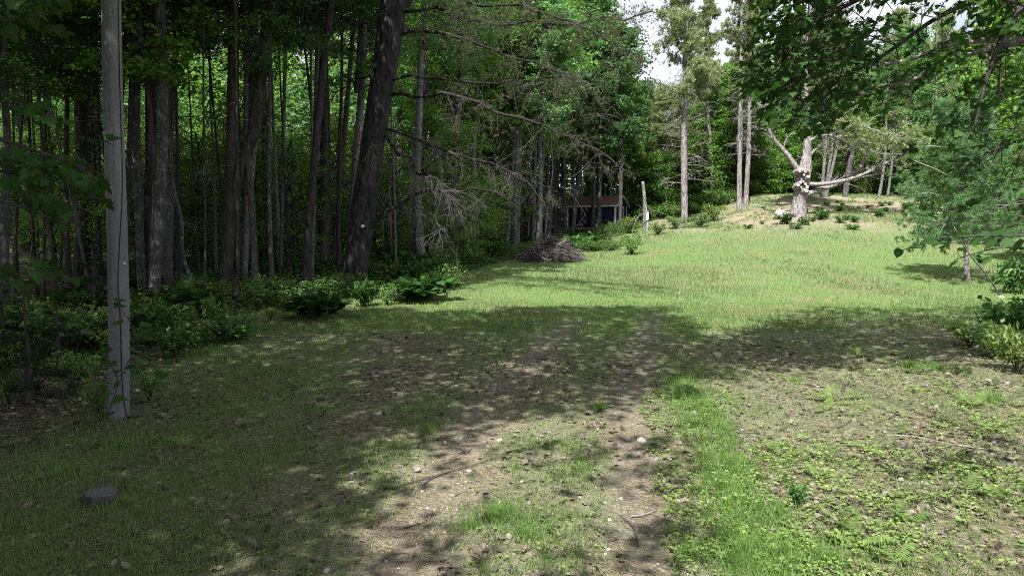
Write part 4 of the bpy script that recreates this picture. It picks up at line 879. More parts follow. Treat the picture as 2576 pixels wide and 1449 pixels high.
BU = {'laurel': [bush_mesh('laurel', 1 + k, 16, 420, .13, M['laurel']) for k in range(3)], 'oak': [bush_mesh('oak_sprout', 5 + k, 18, 300, .17, M['near_maple'], tmpl=(MAPLE, MAPLE_T)) for k in range(2)],
      'herb': [bush_mesh('herb', 9 + k, 16, 600, .08, M['herb']) for k in range(3)], 'yellow': [bush_mesh('yellow_bush', 13, 12, 260, .09, M['yellow'])], 'bright': [bush_mesh('bright_bush', 15, 16, 500, .10, M['fern'])]}
def bush(kind, u, v, w, h, label, group, k, cat='bush', Y=None):
    b = G(u, v) if Y is None else on_ground(*(P(u, v, Y)[:2])); s = w / F * b[1] * 1.3; hh = h / F * b[1] * 1.15
    lv, st = BU[kind][k % len(BU[kind])]; root = empty('bush' if cat == 'bush' else cat.replace(' ', '_'), label, cat, b, group); rz = k * 1.9
    obj('foliage', lv, root, (0, 0, 0), rz, (s, s, hh / .62)); obj('stems', st, root, (0, 0, 0), rz, (s, s, hh / .62))
    return root
def D3(cx, cy): return 1846.2 + cx * .23697, 300.5 + cy * .237
mb_list = [(560, 1110, 180, 95), (740, 1120, 110, 80), (930, 1060, 150, 90), (975, 1050, 70, 60), (900, 985, 70, 50), (985, 915, 85, 40), (1115, 893, 55, 32), (1120, 972, 85, 45), (1155, 915, 45, 30), (1130, 1100, 100, 65), (1275, 1090, 100, 60),
           (1195, 1070, 70, 50), (1255, 1170, 120, 50), (1540, 1030, 120, 70), (1570, 922, 80, 45), (1650, 915, 65, 40), (1600, 978, 70, 40), (1420, 945, 45, 30), (1820, 950, 100, 55), (1900, 930, 90, 55), (2090, 1000, 80, 50), (150, 1160, 90, 40), (300, 1112, 45, 32), (835, 1085, 60, 40), (660, 1160, 120, 40), (2140, 1060, 90, 50)]
wh = ['low bushy', 'small rounded', 'dense spreading']
for k, (cx, cy, w, h) in enumerate(mb_list):
    u, v = D3(cx, cy); side = 'in front of the pruned pine' if cx < 850 and cy > 1060 else 'right of the pruned pine trunk' if cx < 1350 else 'on the right half of the mound'
    bush('laurel', u, v, w * .237, h * .237, 'Low laurel bush on the mound, ' + side, 'laurel bushes ' + side, k)
for k, (kind, u, v, w, h, lab) in enumerate([
    ('oak', 1057, 757, 150, 56, 'Largest dark oak sprout bush at the bend of the forest edge'), ('oak', 915, 772, 50, 55, 'Small oak sprout bush at the foot of the great pine'),
    ('herb', 974, 768, 50, 50, 'Light green herb clump between the pine base and the large oak sprout bush'), ('herb', 1128, 730, 70, 60, 'Green bush at the lawn edge just right of the large oak sprout bush'),
    ('herb', 1112, 690, 85, 65, 'Tall green bush behind the dark stones at the forest edge'), ('laurel', 974, 672, 95, 50, 'Wide low bush behind the twig heap right of the great pine'),
    ('oak', 795, 800, 150, 58, 'Wide spreading oak sprout bush left of the great pine'), ('laurel', 580, 860, 120, 60, 'Dark leafy bush on the verge left of the fallen wood'),
    ('herb', 545, 815, 65, 65, 'Herb bush against the base of the rough dark trunk'), ('yellow', 680, 806, 34, 34, 'Small bush with yellow autumn-coloured leaves'),
    ('herb', 470, 838, 60, 60, 'Dim herb bush between trunk pair and curved sapling'), ('bright', 570, 768, 34, 28, 'Tiny bright green clump at the forked trunk'),
    ('herb', 375, 1010, 80, 90, 'Herb clump just right of the utility pole base'), ('herb', 245, 1040, 70, 80, 'Herb clump just left of the utility pole base'),
    ('herb', 20, 1010, 70, 120, 'Upright herbs at the far left picture edge'), ('herb', 180, 985, 100, 90, 'Dark shrub between the hemlock saplings and the pole'),
    ('laurel', 90, 900, 150, 110, 'Broad dark shrub under the hanging maple leaves at left'), ('laurel', 440, 900, 90, 70, 'Shaded shrub on the verge right of the maple shoot'),
    ('bright', 1580, 604, 40, 40, 'Yellow-green bush at the right end of the shed'), ('bright', 1795, 557, 44, 40, 'Yellow-green seedling clump at the dark wood edge left of the twin pines'),
    ('herb', 1590, 640, 60, 50, 'Leafy weeds around the foot of the bent sapling'), ('herb', 1480, 632, 60, 22, 'Weeds on the lawn edge behind the brush pile, right part'),
    ('herb', 1430, 622, 50, 20, 'Weeds on the lawn edge behind the brush pile, left part'), ('herb', 1540, 630, 50, 22, 'Sunlit weeds below the shed, right part'),
    ('laurel', 1225, 645, 90, 34, 'Wide low shrub under the woods left of the brush pile'), ('laurel', 1170, 662, 90, 40, 'Low shrub where the lawn edge bends behind the dark stones'),
    ('bright', 1050, 632, 34, 22, 'Tiny bright yellow-green clump at the foot of the lone grey trunk'),
    ('herb', 1655, 590, 40, 26, 'Low weeds right of the short post'), ('herb', 1700, 575, 50, 30, 'Leafy weeds at the foot of the tallest pine'), ('herb', 1760, 572, 50, 34, 'Weeds right of the tallest pine'),
    ('bright', 2440, 870, 110, 60, 'Bright fern-like bush at the right edge, front part'), ('herb', 2510, 900, 130, 70, 'Tall bright herbs at the right edge behind the front bush'),
    ('bright', 2560, 940, 110, 110, 'Bright leafy bush cut by the right picture edge'), ('laurel', 2560, 850, 120, 85, 'Dark shrub at the right edge behind the bright herbs'), ('laurel', 2560, 740, 90, 80, 'Dark shrub at the right edge beyond the fallen log'),
    ('laurel', 2330, 560, 60, 40, 'Low dark bush left below the young pine on the mound edge'), ('laurel', 2010, 1165 , 40, 34, 'Small dark seedling plant among the right foreground ferns')]):
    if lab.startswith('Small dark seedling'): u, v, w, h = 2008, 1275, 42, 50
    bush(kind, u, v, w, h, lab, None, k, Y=52 if 1395 < u < 1640 and v < 622 else None)
# undergrowth bushes in the shade of the forest
k = 0
for _ in range(900):
    if k >= 130: break
    y = rf.uniform(13, 50); x = float(edge_x(y)) - abs(rf.normal()) * 5 - .6; u, v = proj(x, y, float(ground_z(x, y)))
    if u < -60 or 800 < u < 935 and y < 25: continue
    b = on_ground(x, y); kind = rf.choice(['laurel', 'herb', 'bright', 'oak', 'herb']); s = rf.uniform(.6, 1.5); left = u < 880
    root = empty('undergrowth_bush', ('%s %s shrub %s' % ('Knee-high' if s < 1 else 'Waist-high', {'laurel': 'evergreen', 'herb': 'small-leaved', 'bright': 'yellow-green', 'oak': 'lobed-leaved'}[kind], where(u, y)[0])), 'bush', b, 'undergrowth left of the great pine' if left else 'undergrowth right of the great pine')
    lv, st = BU[kind][k % len(BU[kind])]; obj('foliage', lv, root, (0, 0, 0), k, (s * 1.3, s * 1.3, s)); obj('stems', st, root, (0, 0, 0), k, (s * 1.3, s * 1.3, s)); k += 1
for k in range(40):   # weeds at the foot of the far wood
    x = rf.uniform(11, 21); y = 58.5 + rf.uniform(0, 4); b = on_ground(x, y); root = empty('wood_edge_bush', 'Leafy shrub at the foot of the far woods, %s' % where(proj(x, y, 3.)[0], y)[0], 'bush', b, 'shrubs along the foot of the far woods')
    lv, st = BU['herb'][k % 3]; s = rf.uniform(1.2, 2.4); obj('foliage', lv, root, (0, 0, 0), k, s); obj('stems', st, root, (0, 0, 0), k, s)

# hemlock saplings at left
for k, (u, v, s, lab) in enumerate([(75, 1010, 1.0, 'Feathery hemlock sapling in the lower left shade'), (150, 940, .85, 'Second feathery hemlock sapling, right behind the first in the left shade'), (10, 905, 1.2, 'Hemlock sapling at the left picture edge'), (240, 800, 1.3, 'Hemlock sapling behind the utility pole')]):
    b = G(u, v); root = empty('hemlock_sapling', lab, 'sapling', b, 'hemlock saplings at left'); me, li = CR['hemsap'][k % 2]; obj('crown', me, root, (0, 0, .05), k, s); obj('trunk', li, root, (0, 0, .0), k, s)

# ------------------------------------------------------------------ near leaf sprays
def sprays(rng, mbL, mbT, starts, dirs, tw, nl, size, tmpl, tris, droop=.25):
    C, D, N, S = [], [], [], []
    for p, d in zip(starts, dirs):
        d = unit(d); L = tw * rng.uniform(.6, 1.3); side = unit(np.cross(d, [0, 0, 1.])); pts = [p]
        for k in range(4): d = unit(d + rng.normal(size=3) * .15 + [0, 0, -droop * .2]); pts.append(pts[-1] + d * L / 4)
        tube(mbT, pts, np.linspace(.005, .002, 5), 3, cap=False)
        for j in range(nl):
            t = (j + .7) / nl; q = np.array([np.interp(t * 4, range(5), [a[c] for a in pts]) for c in range(3)]); sg = 1 if j % 2 else -1
            pd = unit(side * sg * .9 + d * .6 + rng.normal(size=3) * .25 + [0, 0, -.15]); pl = size * rng.uniform(.25, .6)
            e = q + pd * pl; tube(mbT, [q, e], [.0018, .0012], 3, cap=False)
            C.append(e); D.append(pd + [0, 0, -droop * rng.uniform(0, 1.5)]); N.append(np.array([0, 0, 1.]) + rng.normal(size=3) * .38); S.append(size * rng.uniform(.4, 1.2))
    stamp(mbL, tmpl, tris, np.array(C), np.array(D), np.array(N), np.array(S))
def in_poly(u, v, poly):
    c = False; j = len(poly) - 1
    for i in range(len(poly)):
        (xi, yi), (xj, yj) = poly[i], poly[j]
        if (yi > v) != (yj > v) and u < (xj - xi) * (v - yi) / (yj - yi) + xi: c = not c
        j = i
    return c
def near_maple():
    rng = np.random.default_rng(12); b = on_ground(11.6, 10.2)
    root = empty('overhanging_maple', 'Maple reaching in from the upper right corner with dark hanging leaves', 'tree', b)
    tb = MB(); tube(tb, smooth_path(np.array([(0, 0, -.3), (.1, 0, 3), (0, .1, 7), (.2, 0, 12)]), 16), np.linspace(.26, .1, 16), 12, noise=.08); obj('trunk', tb.mesh('trunk', M['bark_grey'], True), root)
    limbs = [([(2576 + 500, 60), (2576, 101), (2418, 104), (2322, 141), (2215, 168), (2100, 150), (1970, 150)], 6.8, .024, 'bark_light'), ([(2576 + 420, 60), (2524, 112), (2428, 139), (2348, 181), (2274, 208), (2188, 229), (2050, 280), (1940, 330)], 7.2, .021, 'bark_light'),
             ([(2900, -200), (2455, 0), (2348, 48), (2242, 128), (2162, 176), (2050, 240), (1960, 300)], 7.6, .022, 'bark'), ([(2800, -150), (2576, 11), (2524, 80), (2476, 213), (2450, 330)], 6.6, .026, 'bark'),
             ([(2900, -300), (2350, -80), (2200, -20), (2080, 40), (1960, 100), (1910, 190)], 7.2, .024, 'bark'), ([(3000, 200), (2700, 260), (2576, 330), (2500, 380), (2430, 430)], 7.2, .02, 'bark')]
    LP = []
    for pth, Y, r, bk in limbs:
        pts = np.array([P(u, v, Y * 1.6) - b for u, v in pth]); q = smooth_path(pts, 26); q = np.vstack([[0, 0, min(8, max(3.6, q[0][2] - 1.))], q]); lm = MB(); tube(lm, q, np.linspace(r * 2.5, r * .45, 27), 7); obj('limb', lm.mesh('limb', M[bk], True), root); LP.append(q)
    allp = np.concatenate(LP)
    A = [(1960, -60), (1912, 60), (1905, 120), (1870, 190), (1885, 235), (1925, 250), (1945, 320), (1965, 370), (2000, 360), (2045, 330), (2100, 325), (2150, 300), (2210, 250), (2250, 300), (2275, 250), (2330, 265), (2400, 330), (2480, 310), (2576, 330), (2640, 330), (2640, -60)]
    holes = [((2160, 45), 40, 22), ((2050, 25), 36, 16), ((2330, 250), 50, 30), ((2540, 150), 30, 50), ((2290, 100), 75, 60), ((2420, 60), 60, 30), ((2380, 200), 50, 28), ((2560, 240), 40, 40), ((2230, 20), 60, 22), ((2480, 150), 36, 26)]
    starts, dirs = [], []
    while len(starts) < 450:
        u, v = rng.uniform(1870, 2640), rng.uniform(-60, 520); ok = in_poly(u, v, A)
        if not ok and 2400 < u and 330 < v < 500 and rng.random() < .35: ok = True
        if not ok: continue
        if u > 2230 and rng.random() < .5: continue
        if v > 230 and rng.random() < .3: continue
        if any(((u - c[0]) / a) ** 2 + ((v - c[1]) / h) ** 2 < 1 for c, a, h in holes) and rng.random() < .9: continue
        Y = rng.uniform(9.8, 13.2); p = P(u + 22, v - 14, Y) - b; starts.append(p); dirs.append(np.array([-.8, rng.normal() * .5, -.25 + rng.normal() * .25]))
    lb, wb = MB(), MB(); sprays(rng, lb, wb, starts, dirs,   .50, 8, .138, MAPLE, MAPLE_T)
    for p in starts[::2]:
        k = np.argmin(np.linalg.norm(allp - p, axis=1)); m_ = (allp[k] + p) / 2 + rng.normal(size=3) * .06
        if np.linalg.norm(allp[k] - p) < 2.6: tube(wb, [allp[k], m_, p], [.011, .008, .005], 3, cap=False)
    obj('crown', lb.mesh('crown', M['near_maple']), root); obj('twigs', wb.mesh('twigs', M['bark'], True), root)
    return root, b
maple_root, maple_base = near_maple()
def left_maple():
    rng = np.random.default_rng(13); b = on_ground(-6.6, 5.6); root = empty('overhanging_maple', 'Maple at the left picture edge with drooping dark leaves before the trunks', 'tree', b)
    tb = MB(); tube(tb, smooth_path(np.array([(0, 0, -.3), (.0, 0, 3), (-.1, .1, 7), (.2, 0, 11)]), 16), np.linspace(.22, .09, 16), 12, noise=.08); obj('trunk', tb.mesh('trunk', M['bark_grey'], True), root)
    starts, dirs = [], []
    boxes = [(0, 225, 350, 470, 20), (-40, 150, 430, 600, 10), (-60, 100, -60, 50, 14), (-40, 60, 200, 330, 3), (0, 140, 620, 690, 5)]
    for u0, u1, v0, v1, n_ in boxes:
        for _ in range(n_): starts.append(P(rng.uniform(u0, u1) - 25, rng.uniform(v0, v1) - 10, rng.uniform(5.0, 6.4)) - b); dirs.append(np.array([.9, rng.normal() * .4, -.2 + rng.normal() * .15]))
    lb, wb = MB(), MB(); sprays(rng, lb, wb, starts, dirs, .32, 6, .13, MAPLE, MAPLE_T, .35)
    for pth in ([(-300, 300), (-60, 330), (60, 370), (180, 410), (260, 440)], [(-300, 480), (-50, 500), (60, 520), (150, 560)], [(-300, -60), (-60, -30), (60, 10), (120, 40)]):
        lm = MB(); q = smooth_path(np.array([P(u, v, 5.7) - b for u, v in pth]), 16); q = np.vstack([[0, 0, max(1.5, q[0][2] - .3)], q]); tube(lm, q, np.linspace(.03, .004, 17), 6); obj('limb', lm.mesh('limb', M['bark'], True), root)
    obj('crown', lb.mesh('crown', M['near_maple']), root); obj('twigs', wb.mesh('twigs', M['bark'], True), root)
    return root, b
lmaple_root, lmaple_base = left_maple()
def right_branch():
    rng = np.random.default_rng(14); b = on_ground(5.6, 5.8); root = empty('round_leaved_sapling', 'Sapling at the right picture edge with round dark leaves over the lawn', 'sapling', b)
    lb, wb = MB(), MB()
    tube(wb, [(0, 0, -.1), (-.1, .1, 1.2), (0, 0, 2.4), (.1, 0, 3.2)], [.03, .025, .018, .008], 6)
    for pth, n_ in (([(2760, 560), (2576, 600), (2480, 590), (2400, 600), (2330, 610), (2262, 632)], 22), ([(2760, 600), (2600, 625), (2520, 620), (2440, 640), (2400, 655)], 14), ([(2760, 560), (2640, 600), (2576, 640), (2540, 668)], 10), ([(2760, 500), (2640, 520), (2560, 560), (2500, 600)], 12), ([(2760, 640), (2640, 690), (2570, 690)], 7), ([(2760, 420), (2640, 440), (2560, 470)], 10)):
        q = smooth_path(np.array([P(u, v, 6.0 + .2 * rng.normal()) - b for u, v in pth]), 14); q2 = np.vstack([[0, 0, max(.8, q[0][2] - .4)], q]); tube(wb, q2, np.linspace(.012, .003, 15), 5)
        C, D, N, S = [], [], [], []
        for j in range(n_):
            t = (j + .5) / n_ * 13; p = np.array([np.interp(t, range(14), q[:, c]) for c in range(3)]); sg = 1 if j % 2 else -1
            C.append(p + rng.normal(size=3) * .03); D.append(np.array([-.5, sg * .7, -.35]) + rng.normal(size=3) * .3); N.append(np.array([0, -.25, 1]) + rng.normal(size=3) * .35); S.append(.115 * rng.uniform(.6, 1.2))
        stamp(lb, ROUND, ROUND_T, np.array(C), np.array(D), np.array(N), np.array(S))
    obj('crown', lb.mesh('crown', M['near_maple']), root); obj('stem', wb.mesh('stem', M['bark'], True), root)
right_branch()
def maple_shoot():
    rng = np.random.default_rng(15); b = G(268, 1060); root = empty('maple_shoot', 'Maple shoot with big dark leaves leaning across the pole base', 'sapling', b); lb, wb = MB(), MB(); Yb = b[1] - .35
    C, D, N, S = [], [], [], []
    for pth, n_ in (([(262, 1066), (300, 960), (345, 860), (380, 800)], 10), ([(345, 860), (400, 820), (440, 800)], 8), ([(345, 860), (325, 800), (300, 775), (290, 770)], 6), ([(300, 960), (270, 900), (262, 880)], 5), ([(320, 910), (380, 920), (430, 925)], 7), ([(262, 1000), (240, 950), (232, 930)], 5)):
        q = smooth_path(np.array([P(u, v, Yb - .15 * rng.random()) - b for u, v in pth]), 10); tube(wb, q, np.linspace(.008, .003, 10), 5)
        for j in range(n_):
            t = (j + .8) / n_ * 9; p = np.array([np.interp(t, range(10), q[:, c]) for c in range(3)])
            C.append(p + rng.normal(size=3) * .05); D.append(rng.normal(size=3) * [.8, .8, .2] + [.1, -.3, -.25]); N.append(np.array([0, -.2, 1]) + rng.normal(size=3) * .3); S.append(.17 * rng.uniform(.6, 1.15))
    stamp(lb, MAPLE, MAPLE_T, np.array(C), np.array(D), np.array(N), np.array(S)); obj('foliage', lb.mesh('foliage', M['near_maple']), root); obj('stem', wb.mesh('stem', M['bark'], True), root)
maple_shoot()

# ------------------------------------------------------------------ trees beside and behind the viewer, whose canopy shades the foreground
def shade_wanted(u, v, x, y):
    """wanted share of sun that the shaped crowns keep off a ground point"""
    n_ = fbm(x / .9, y / .9, 91, 3)
    lim = np.interp(u, [600, 950, 1150, 1300, 1430, 1600, 1700, 1800, 1880, 1960, 2150, 2300, 2500, 2700], [720, 745, 800, 775, 752, 758, 795, 850, 830, 790, 765, 750, 740, 735])
    lo = np.interp(u, [600, 900, 1300, 1600, 1750, 1850, 1950, 2150, 2400, 2700], [1500, 1120, 1030, 1010, 950, 930, 900, 890, 840, 830])
    n2 = fbm(x / 2.1 + 3, y / 3.2, 191, 3); soft = sst(.62, .40, n2)
    w = np.where(u < 1750, .02 + .38 * soft, .0) + sst(1000, 720, u) * .9
    edge = sst(70, -50, v - lo + (n_ - .5) * 60); w = np.maximum(np.clip(w, 0, 1), edge)
    w = np.where((np.abs(u - 1300) < 60) & (np.abs(v - 925) < 14), .1, w)
    w = w * sst(-22, 22, v - lim - (n_ - .5) * 50)
    w = np.where((u < 640 + (n_ - .5) * 300) & (v > 735), 1., w)
    return np.where(x < edge_x(y) + np.where((y > 22) & (y < 31), 2.6, .3), 1., w)
def canopy():
    rng = np.random.default_rng(33)
    trees = [(-8.5, 2.0), (-9.5, -3.5), (-4.5, -5.0), (-10.5, 7.0), (.5, -7.0), (-5.5, 1.2), (5.5, -3.5), (-14, 8), (-15, 2)]
    owners = []
    for k, (x, y) in enumerate(trees):
        b = on_ground(x, y); root = empty('roadside_maple', 'Tall leafy tree beside the viewer whose crown shades the track', 'tree', b, 'trees beside and behind the viewer')
        tb = MB(); tube(tb, smooth_path(np.array([(0, 0, -.3), (.1, 0, 4), (0, .1, 9), (.2, .2, 15)]), 16), np.linspace(.24, .07, 16), 10, noise=.08); obj('trunk', tb.mesh('trunk', M['bark_grey'], True), root)
        owners.append([root, b, [], MB(), MB()])
    owners.append([maple_root, maple_base, [], MB(), MB()]); owners.append([lmaple_root, lmaple_base, [], MB(), MB()])
    for i in (1, 4, 5, 8, 10, 12, 28): owners.append([roots[i][0], roots[i][2], [], MB(), MB()])
    ob = np.array([o[1] for o in owners]); k = TO_SUN[:2] / TO_SUN[2]; N0 = 170000
    x = rng.uniform(-27, 15, N0); y = rng.uniform(1., 33, N0); z0 = np.maximum(0., .048 * (y - 10)); u, v = proj(x, y, z0)
    w = np.where(y < 3.5, .6 * (x < 0), shade_wanted(u, v, x, y)); keep = (rng.random(N0) < w) & (rng.random(N0) < .8)
    keep &= ~((y > 20) & (x > edge_x(y) + np.where((y > 22) & (y < 31), 2.6, 0))); x, y, z0, u, v = (a[keep] for a in (x, y, z0, u, v)); n_ = len(x)
    right = (u > 1850) & (v < 930) & (y < 20); h = np.where(right, rng.uniform(4.5, 10, n_), np.where(y > 17, rng.uniform(9.5, 17, n_), rng.uniform(7.5, 14, n_)))
    px, py, pz = x + k[0] * h, y + k[1] * h, z0 + h
    uu, vv = proj(px, np.maximum(py, .3), pz); ok = (py < .3) | (vv < -140) | (uu < -140) | (uu > 2720)
    clump = fbm(px / 1.3, py / 1.3 + pz * .4, 97, 2) + .15 * rng.normal(size=n_) > .38
    ex = 14000; exx, exy, exz = rng.uniform(-18, -4.5, ex), rng.uniform(-7, 6, ex), rng.uniform(4.5, 13, ex); gx_, gy_ = exx - k[0] * exz, exy - k[1] * exz; gu, gv = proj(gx_, np.maximum(gy_, 1.), 0. * gx_); eo = (gu < 760) | (gy_ < 3); ev, eu = proj(exx, np.maximum(exy, .3), exz)[1], proj(exx, np.maximum(exy, .3), exz)[0]; eo &= (exy < .3) | (ev < -140) | (eu < -160)  # extra unseen leaves added to keep sky light off the left side
    ok &= clump | (rng.random(n_) < .86); px, py, pz = np.concatenate([px[ok], exx[eo]]), np.concatenate([py[ok], exy[eo]]), np.concatenate([pz[ok], exz[eo]])
    d = np.hypot(ob[None, :, 0] - px[:, None], ob[None, :, 1] - py[:, None]); own = np.argmin(d, 1)
    for j, (root, b, _, lm, wm) in enumerate(owners):
        m = own == j
        if not m.any(): continue
        C = np.stack([px[m], py[m], pz[m]], 1) - b; n_ = len(C); rep = 3; pos = np.repeat(C, rep, 0) + rng.normal(size=(n_ * rep, 3)) * [.12, .12, .1]
        D = rnd_dirs(len(pos), -.2, rng); N = rng.normal(size=pos.shape) * .4; N[:, 2] += 1
        stamp(lm, LEAF * [1, 1.3, 1], LEAF_T, pos, D, N, .175 * rng.uniform(.7, 1.2, len(pos)))
        for c in C[rng.choice(n_, min(60 if j < 11 else 22, n_), replace=False)]:
            s = np.array([0, 0, float(np.clip(c[2] - .7 * np.hypot(c[0], c[1]), 4 if j < 11 else 8.5, 14))]); tube(wm, [s, s * .5 + c * .5 + [0, 0, .3], c], [.05, .03, .006], 4, cap=False)
        obj('added_shade_crown', lm.mesh('added_shade_crown', M['maple']), root); obj('branch', wm.mesh('branch', M['bark'], True), root)  # unseen leaves added to these trees, shaped to cast the wanted shade
canopy()

# ------------------------------------------------------------------ stump, boulder, stakes, log
def rock_mesh(seed, mat, rough=.25):
    r = np.random.default_rng(seed); n_, m_ = 10, 7; V = []
    for i in range(m_ + 1):
        ph = math.pi * i / m_
        for j in range(n_): th = 2 * math.pi * j / n_; V.append((math.sin(ph) * math.cos(th), math.sin(ph) * math.sin(th), math.cos(ph)))
    V = np.array(V); key = np.round(V, 4); f = 1 + rough * (vn(key[:, 0] * 2 + 9 + seed, key[:, 1] * 2 + key[:, 2] * 1.7 + 5, seed) - .5) * 2; V = V * f[:, None]
    Q = [(i * n_ + j, (i + 1) * n_ + j, (i + 1) * n_ + (j + 1) % n_, i * n_ + (j + 1) % n_) for i in range(m_) for j in range(n_)]
    mb = MB(); mb.add(V, None, Q); return mb.mesh('rock_shape', mat, False)
RK = [rock_mesh(k, M['stone']) for k in range(5)]
b = G(1962, 549); o = tag(obj('boulder', rock_mesh(8, M['stone'], .15), None, b + (0, 0, .2), .4, (.48, .4, .42)), 'Pale rounded boulder beside the laurels in front of the pruned pine', 'boulder')
def stump():
    b = G(256, 1262); root = empty('stump', 'Low weathered stump in the shaded grass at lower left', 'stump', b); mb = MB(); r = .155
    tube(mb, [(0, 0, -.1), (0, 0, .03), (0, 0, .075), (0, 0, .10)], [r * 1.25, r * 1.1, r, r * .98], 28, noise=.05, seed=4); obj('bark', mb.mesh('bark', M['bark'], True), root)
    m, n, l, bs = nodes('stump_top'); t = n.new('ShaderNodeTexCoord'); w = n.new('ShaderNodeTexWave'); w.wave_type = 'RINGS'; w.rings_direction = 'SPHERICAL'; w.inputs['Scale'].default_value = 22; w.inputs['Distortion'].default_value = 2.5
    l.new(t.outputs['Object'], w.inputs['Vector']); l.new(ramp(n, l, w.outputs['Fac'], [(0, (.05, .045, .045)), (1, (.15, .135, .135))]), bs.inputs['Base Color']); bs.inputs['Roughness'].default_value = .9
    mb = MB(); tube(mb, [(0, 0, .098), (0, 0, .108)], [r * .95, r * .88], 28, noise=.03, seed=4); obj('cut_top', mb.mesh('cut_top', m), root)
stump()
for k, (u1, v1, u2, v2, lab) in enumerate([(1934, 578, 1931, 600, 'Leftmost thin white stake on the lawn before the mound'), (1959, 556, 1956, 604, 'Second white stake from the left, the tallest, rising against the laurels'), (1984, 579, 1981, 617, 'Third white stake from the left, just left of the nearest one'), (1990, 579, 1995, 631, 'Nearest white stake, rightmost of the four, leaning left')]):
    b = G(u2, v2); t = P(u1, v1, b[1]) - b; mb = MB(); tube(mb, [(0, 0, -.1), t * .5, t], [.016, .014, .012], 6); tag(obj('garden_stake', mb.mesh('garden_stake', M['dead'], True), None, b), lab, 'stake', 'thin white stakes on the lawn')
b = G(2515, 808); mb = MB(); tube(mb, [(-.55, 0, .05), (0, .05, .07), (.8, .1, .07), (1.6, .1, .05)], [.05, .09, .1, .1], 10, noise=.1); tag(obj('fallen_log', mb.mesh('fallen_log', M['dead_dark'], True), None, b), 'Grey fallen log lying behind the bright bushes at the right edge', 'log')
for k, (u, v, w, lab) in enumerate([(1150, 684, 20, 'Dark flat stone at the lawn edge near the large sprout bush'), (1105, 672, 16, 'Dark stone, leftmost at the lawn edge right of the great pine'), (1128, 680, 12, 'Small dark stone between two larger ones at the lawn edge')]):
    b = G(u, v); s = w / F * b[1] / 2; dm = rock_mesh(20 + k, M['dead_dark']); tag(obj('dark_stone', dm, None, b + (0, 0, s * .2), k, (s, s, s * .5)), lab, 'stone')
# small twig heap right of the great pine
b = G(985, 683); root = empty('twig_heap', 'Small heap of reddish twigs right of the great pine', 'twig heap', b); rg = np.random.default_rng(40); mb = MB()
for k in range(160):
    p = rg.normal(size=3) * [.45, .35, .0] + [0, 0, .05 + .3 * rg.random()]; d = unit(rg.normal(size=3) * [1, 1, .25]); L = rg.uniform(.3, .8); tube(mb, [p - d * L / 2, p + rg.normal(size=3) * .04, p + d * L / 2], [.010, .008, .004], 3, cap=False)
obj('twigs', mb.mesh('twigs', M['dead']), root)['kind'] = 'stuff'
def D7(cx, cy): return 858.7 + cx * .5255, 687 + cy * .5255
def D6(cx, cy): return cx * .5255, 687 + cy * .5255
def D8(cx, cy): return 1717 + cx * .5255, 687 + cy * .5255
stones = [(D7, 830, 780, 30, 'pale flat stone near the middle of the track'), (D7, 1437, 805, 60, 'wide flat pale stone on the right wheel rut'), (D7, 1615, 1098, 50, 'flat stone at the left foot of the long grass strip'), (D7, 1200, 1155, 42, 'sandy half-buried stone low in the middle of the track'),
 (D7, 1280, 1325, 32, 'round pale stone close to the bottom edge, right of centre'), (D7, 213, 1380, 26, 'small white stone at the bottom edge, left of the grass clump'), (D7, 512, 640, 26, 'pale stone beside the left wheel rut in the shade edge'), (D7, 945, 475, 20, 'small pale stone in the shaded track'),
 (D7, 1455, 380, 20, 'small pale stone in the shade on the right rut'), (D7, 795, 695, 28, 'pale stone at the lower rim of the track shadow'), (D7, 165, 865, 36, 'flat pale stone on the left shoulder of the track'), (D7, 610, 950, 32, 'pale stone above the lush grass clump'),
 (D7, 440, 905, 16, 'tiny white stone on the left rut'), (D7, 1262, 1100, 20, 'small buff stone just above the half-buried one'), (D7, 1118, 622, 18, 'small white stone right of the track middle in shade'), (D7, 1185, 1350, 26, 'pale stone near the bottom edge left of the round one'),
 (D7, 65, 195, 32, 'grey stone in the verge below the oak sprout bushes'), (D7, 90, 208, 16, 'small white stone beside the grey verge stone'), (D6, 1055, 540, 18, 'small white stone on the shaded left verge'), (D6, 1565, 1425, 40, 'white stone at the bottom edge, left of the track'),
 (D6, 1250, 288, 20, 'white stone under the dark bush on the verge'), (D6, 760, 1005, 34, 'pale stone in the dark grass right of the stump'), (D8, 20, 1090, 34, 'pale stone at the foot of the grass strip'), (D8, 1380, 1070, 26, 'small white stone in the right foreground litter'),
 (D8, 1310, 1330, 34, 'grey flat stone in the lower right corner'), (D8, 1525, 120, 34, 'pale stone at the foot of the leaning bare stem')]
for k, (fn, cx, cy, w, lab) in enumerate(stones):
    u, v = fn(cx, cy); b = G(u, v); s = w * .5255 / F * b[1] / 2; tag(obj('stone', RK[k % 5], None, b + (0, 0, s * .15), k * 1.7, (s, s * .8, s * .55)), lab[0].upper() + lab[1:], 'stone', 'scattered pale stones')
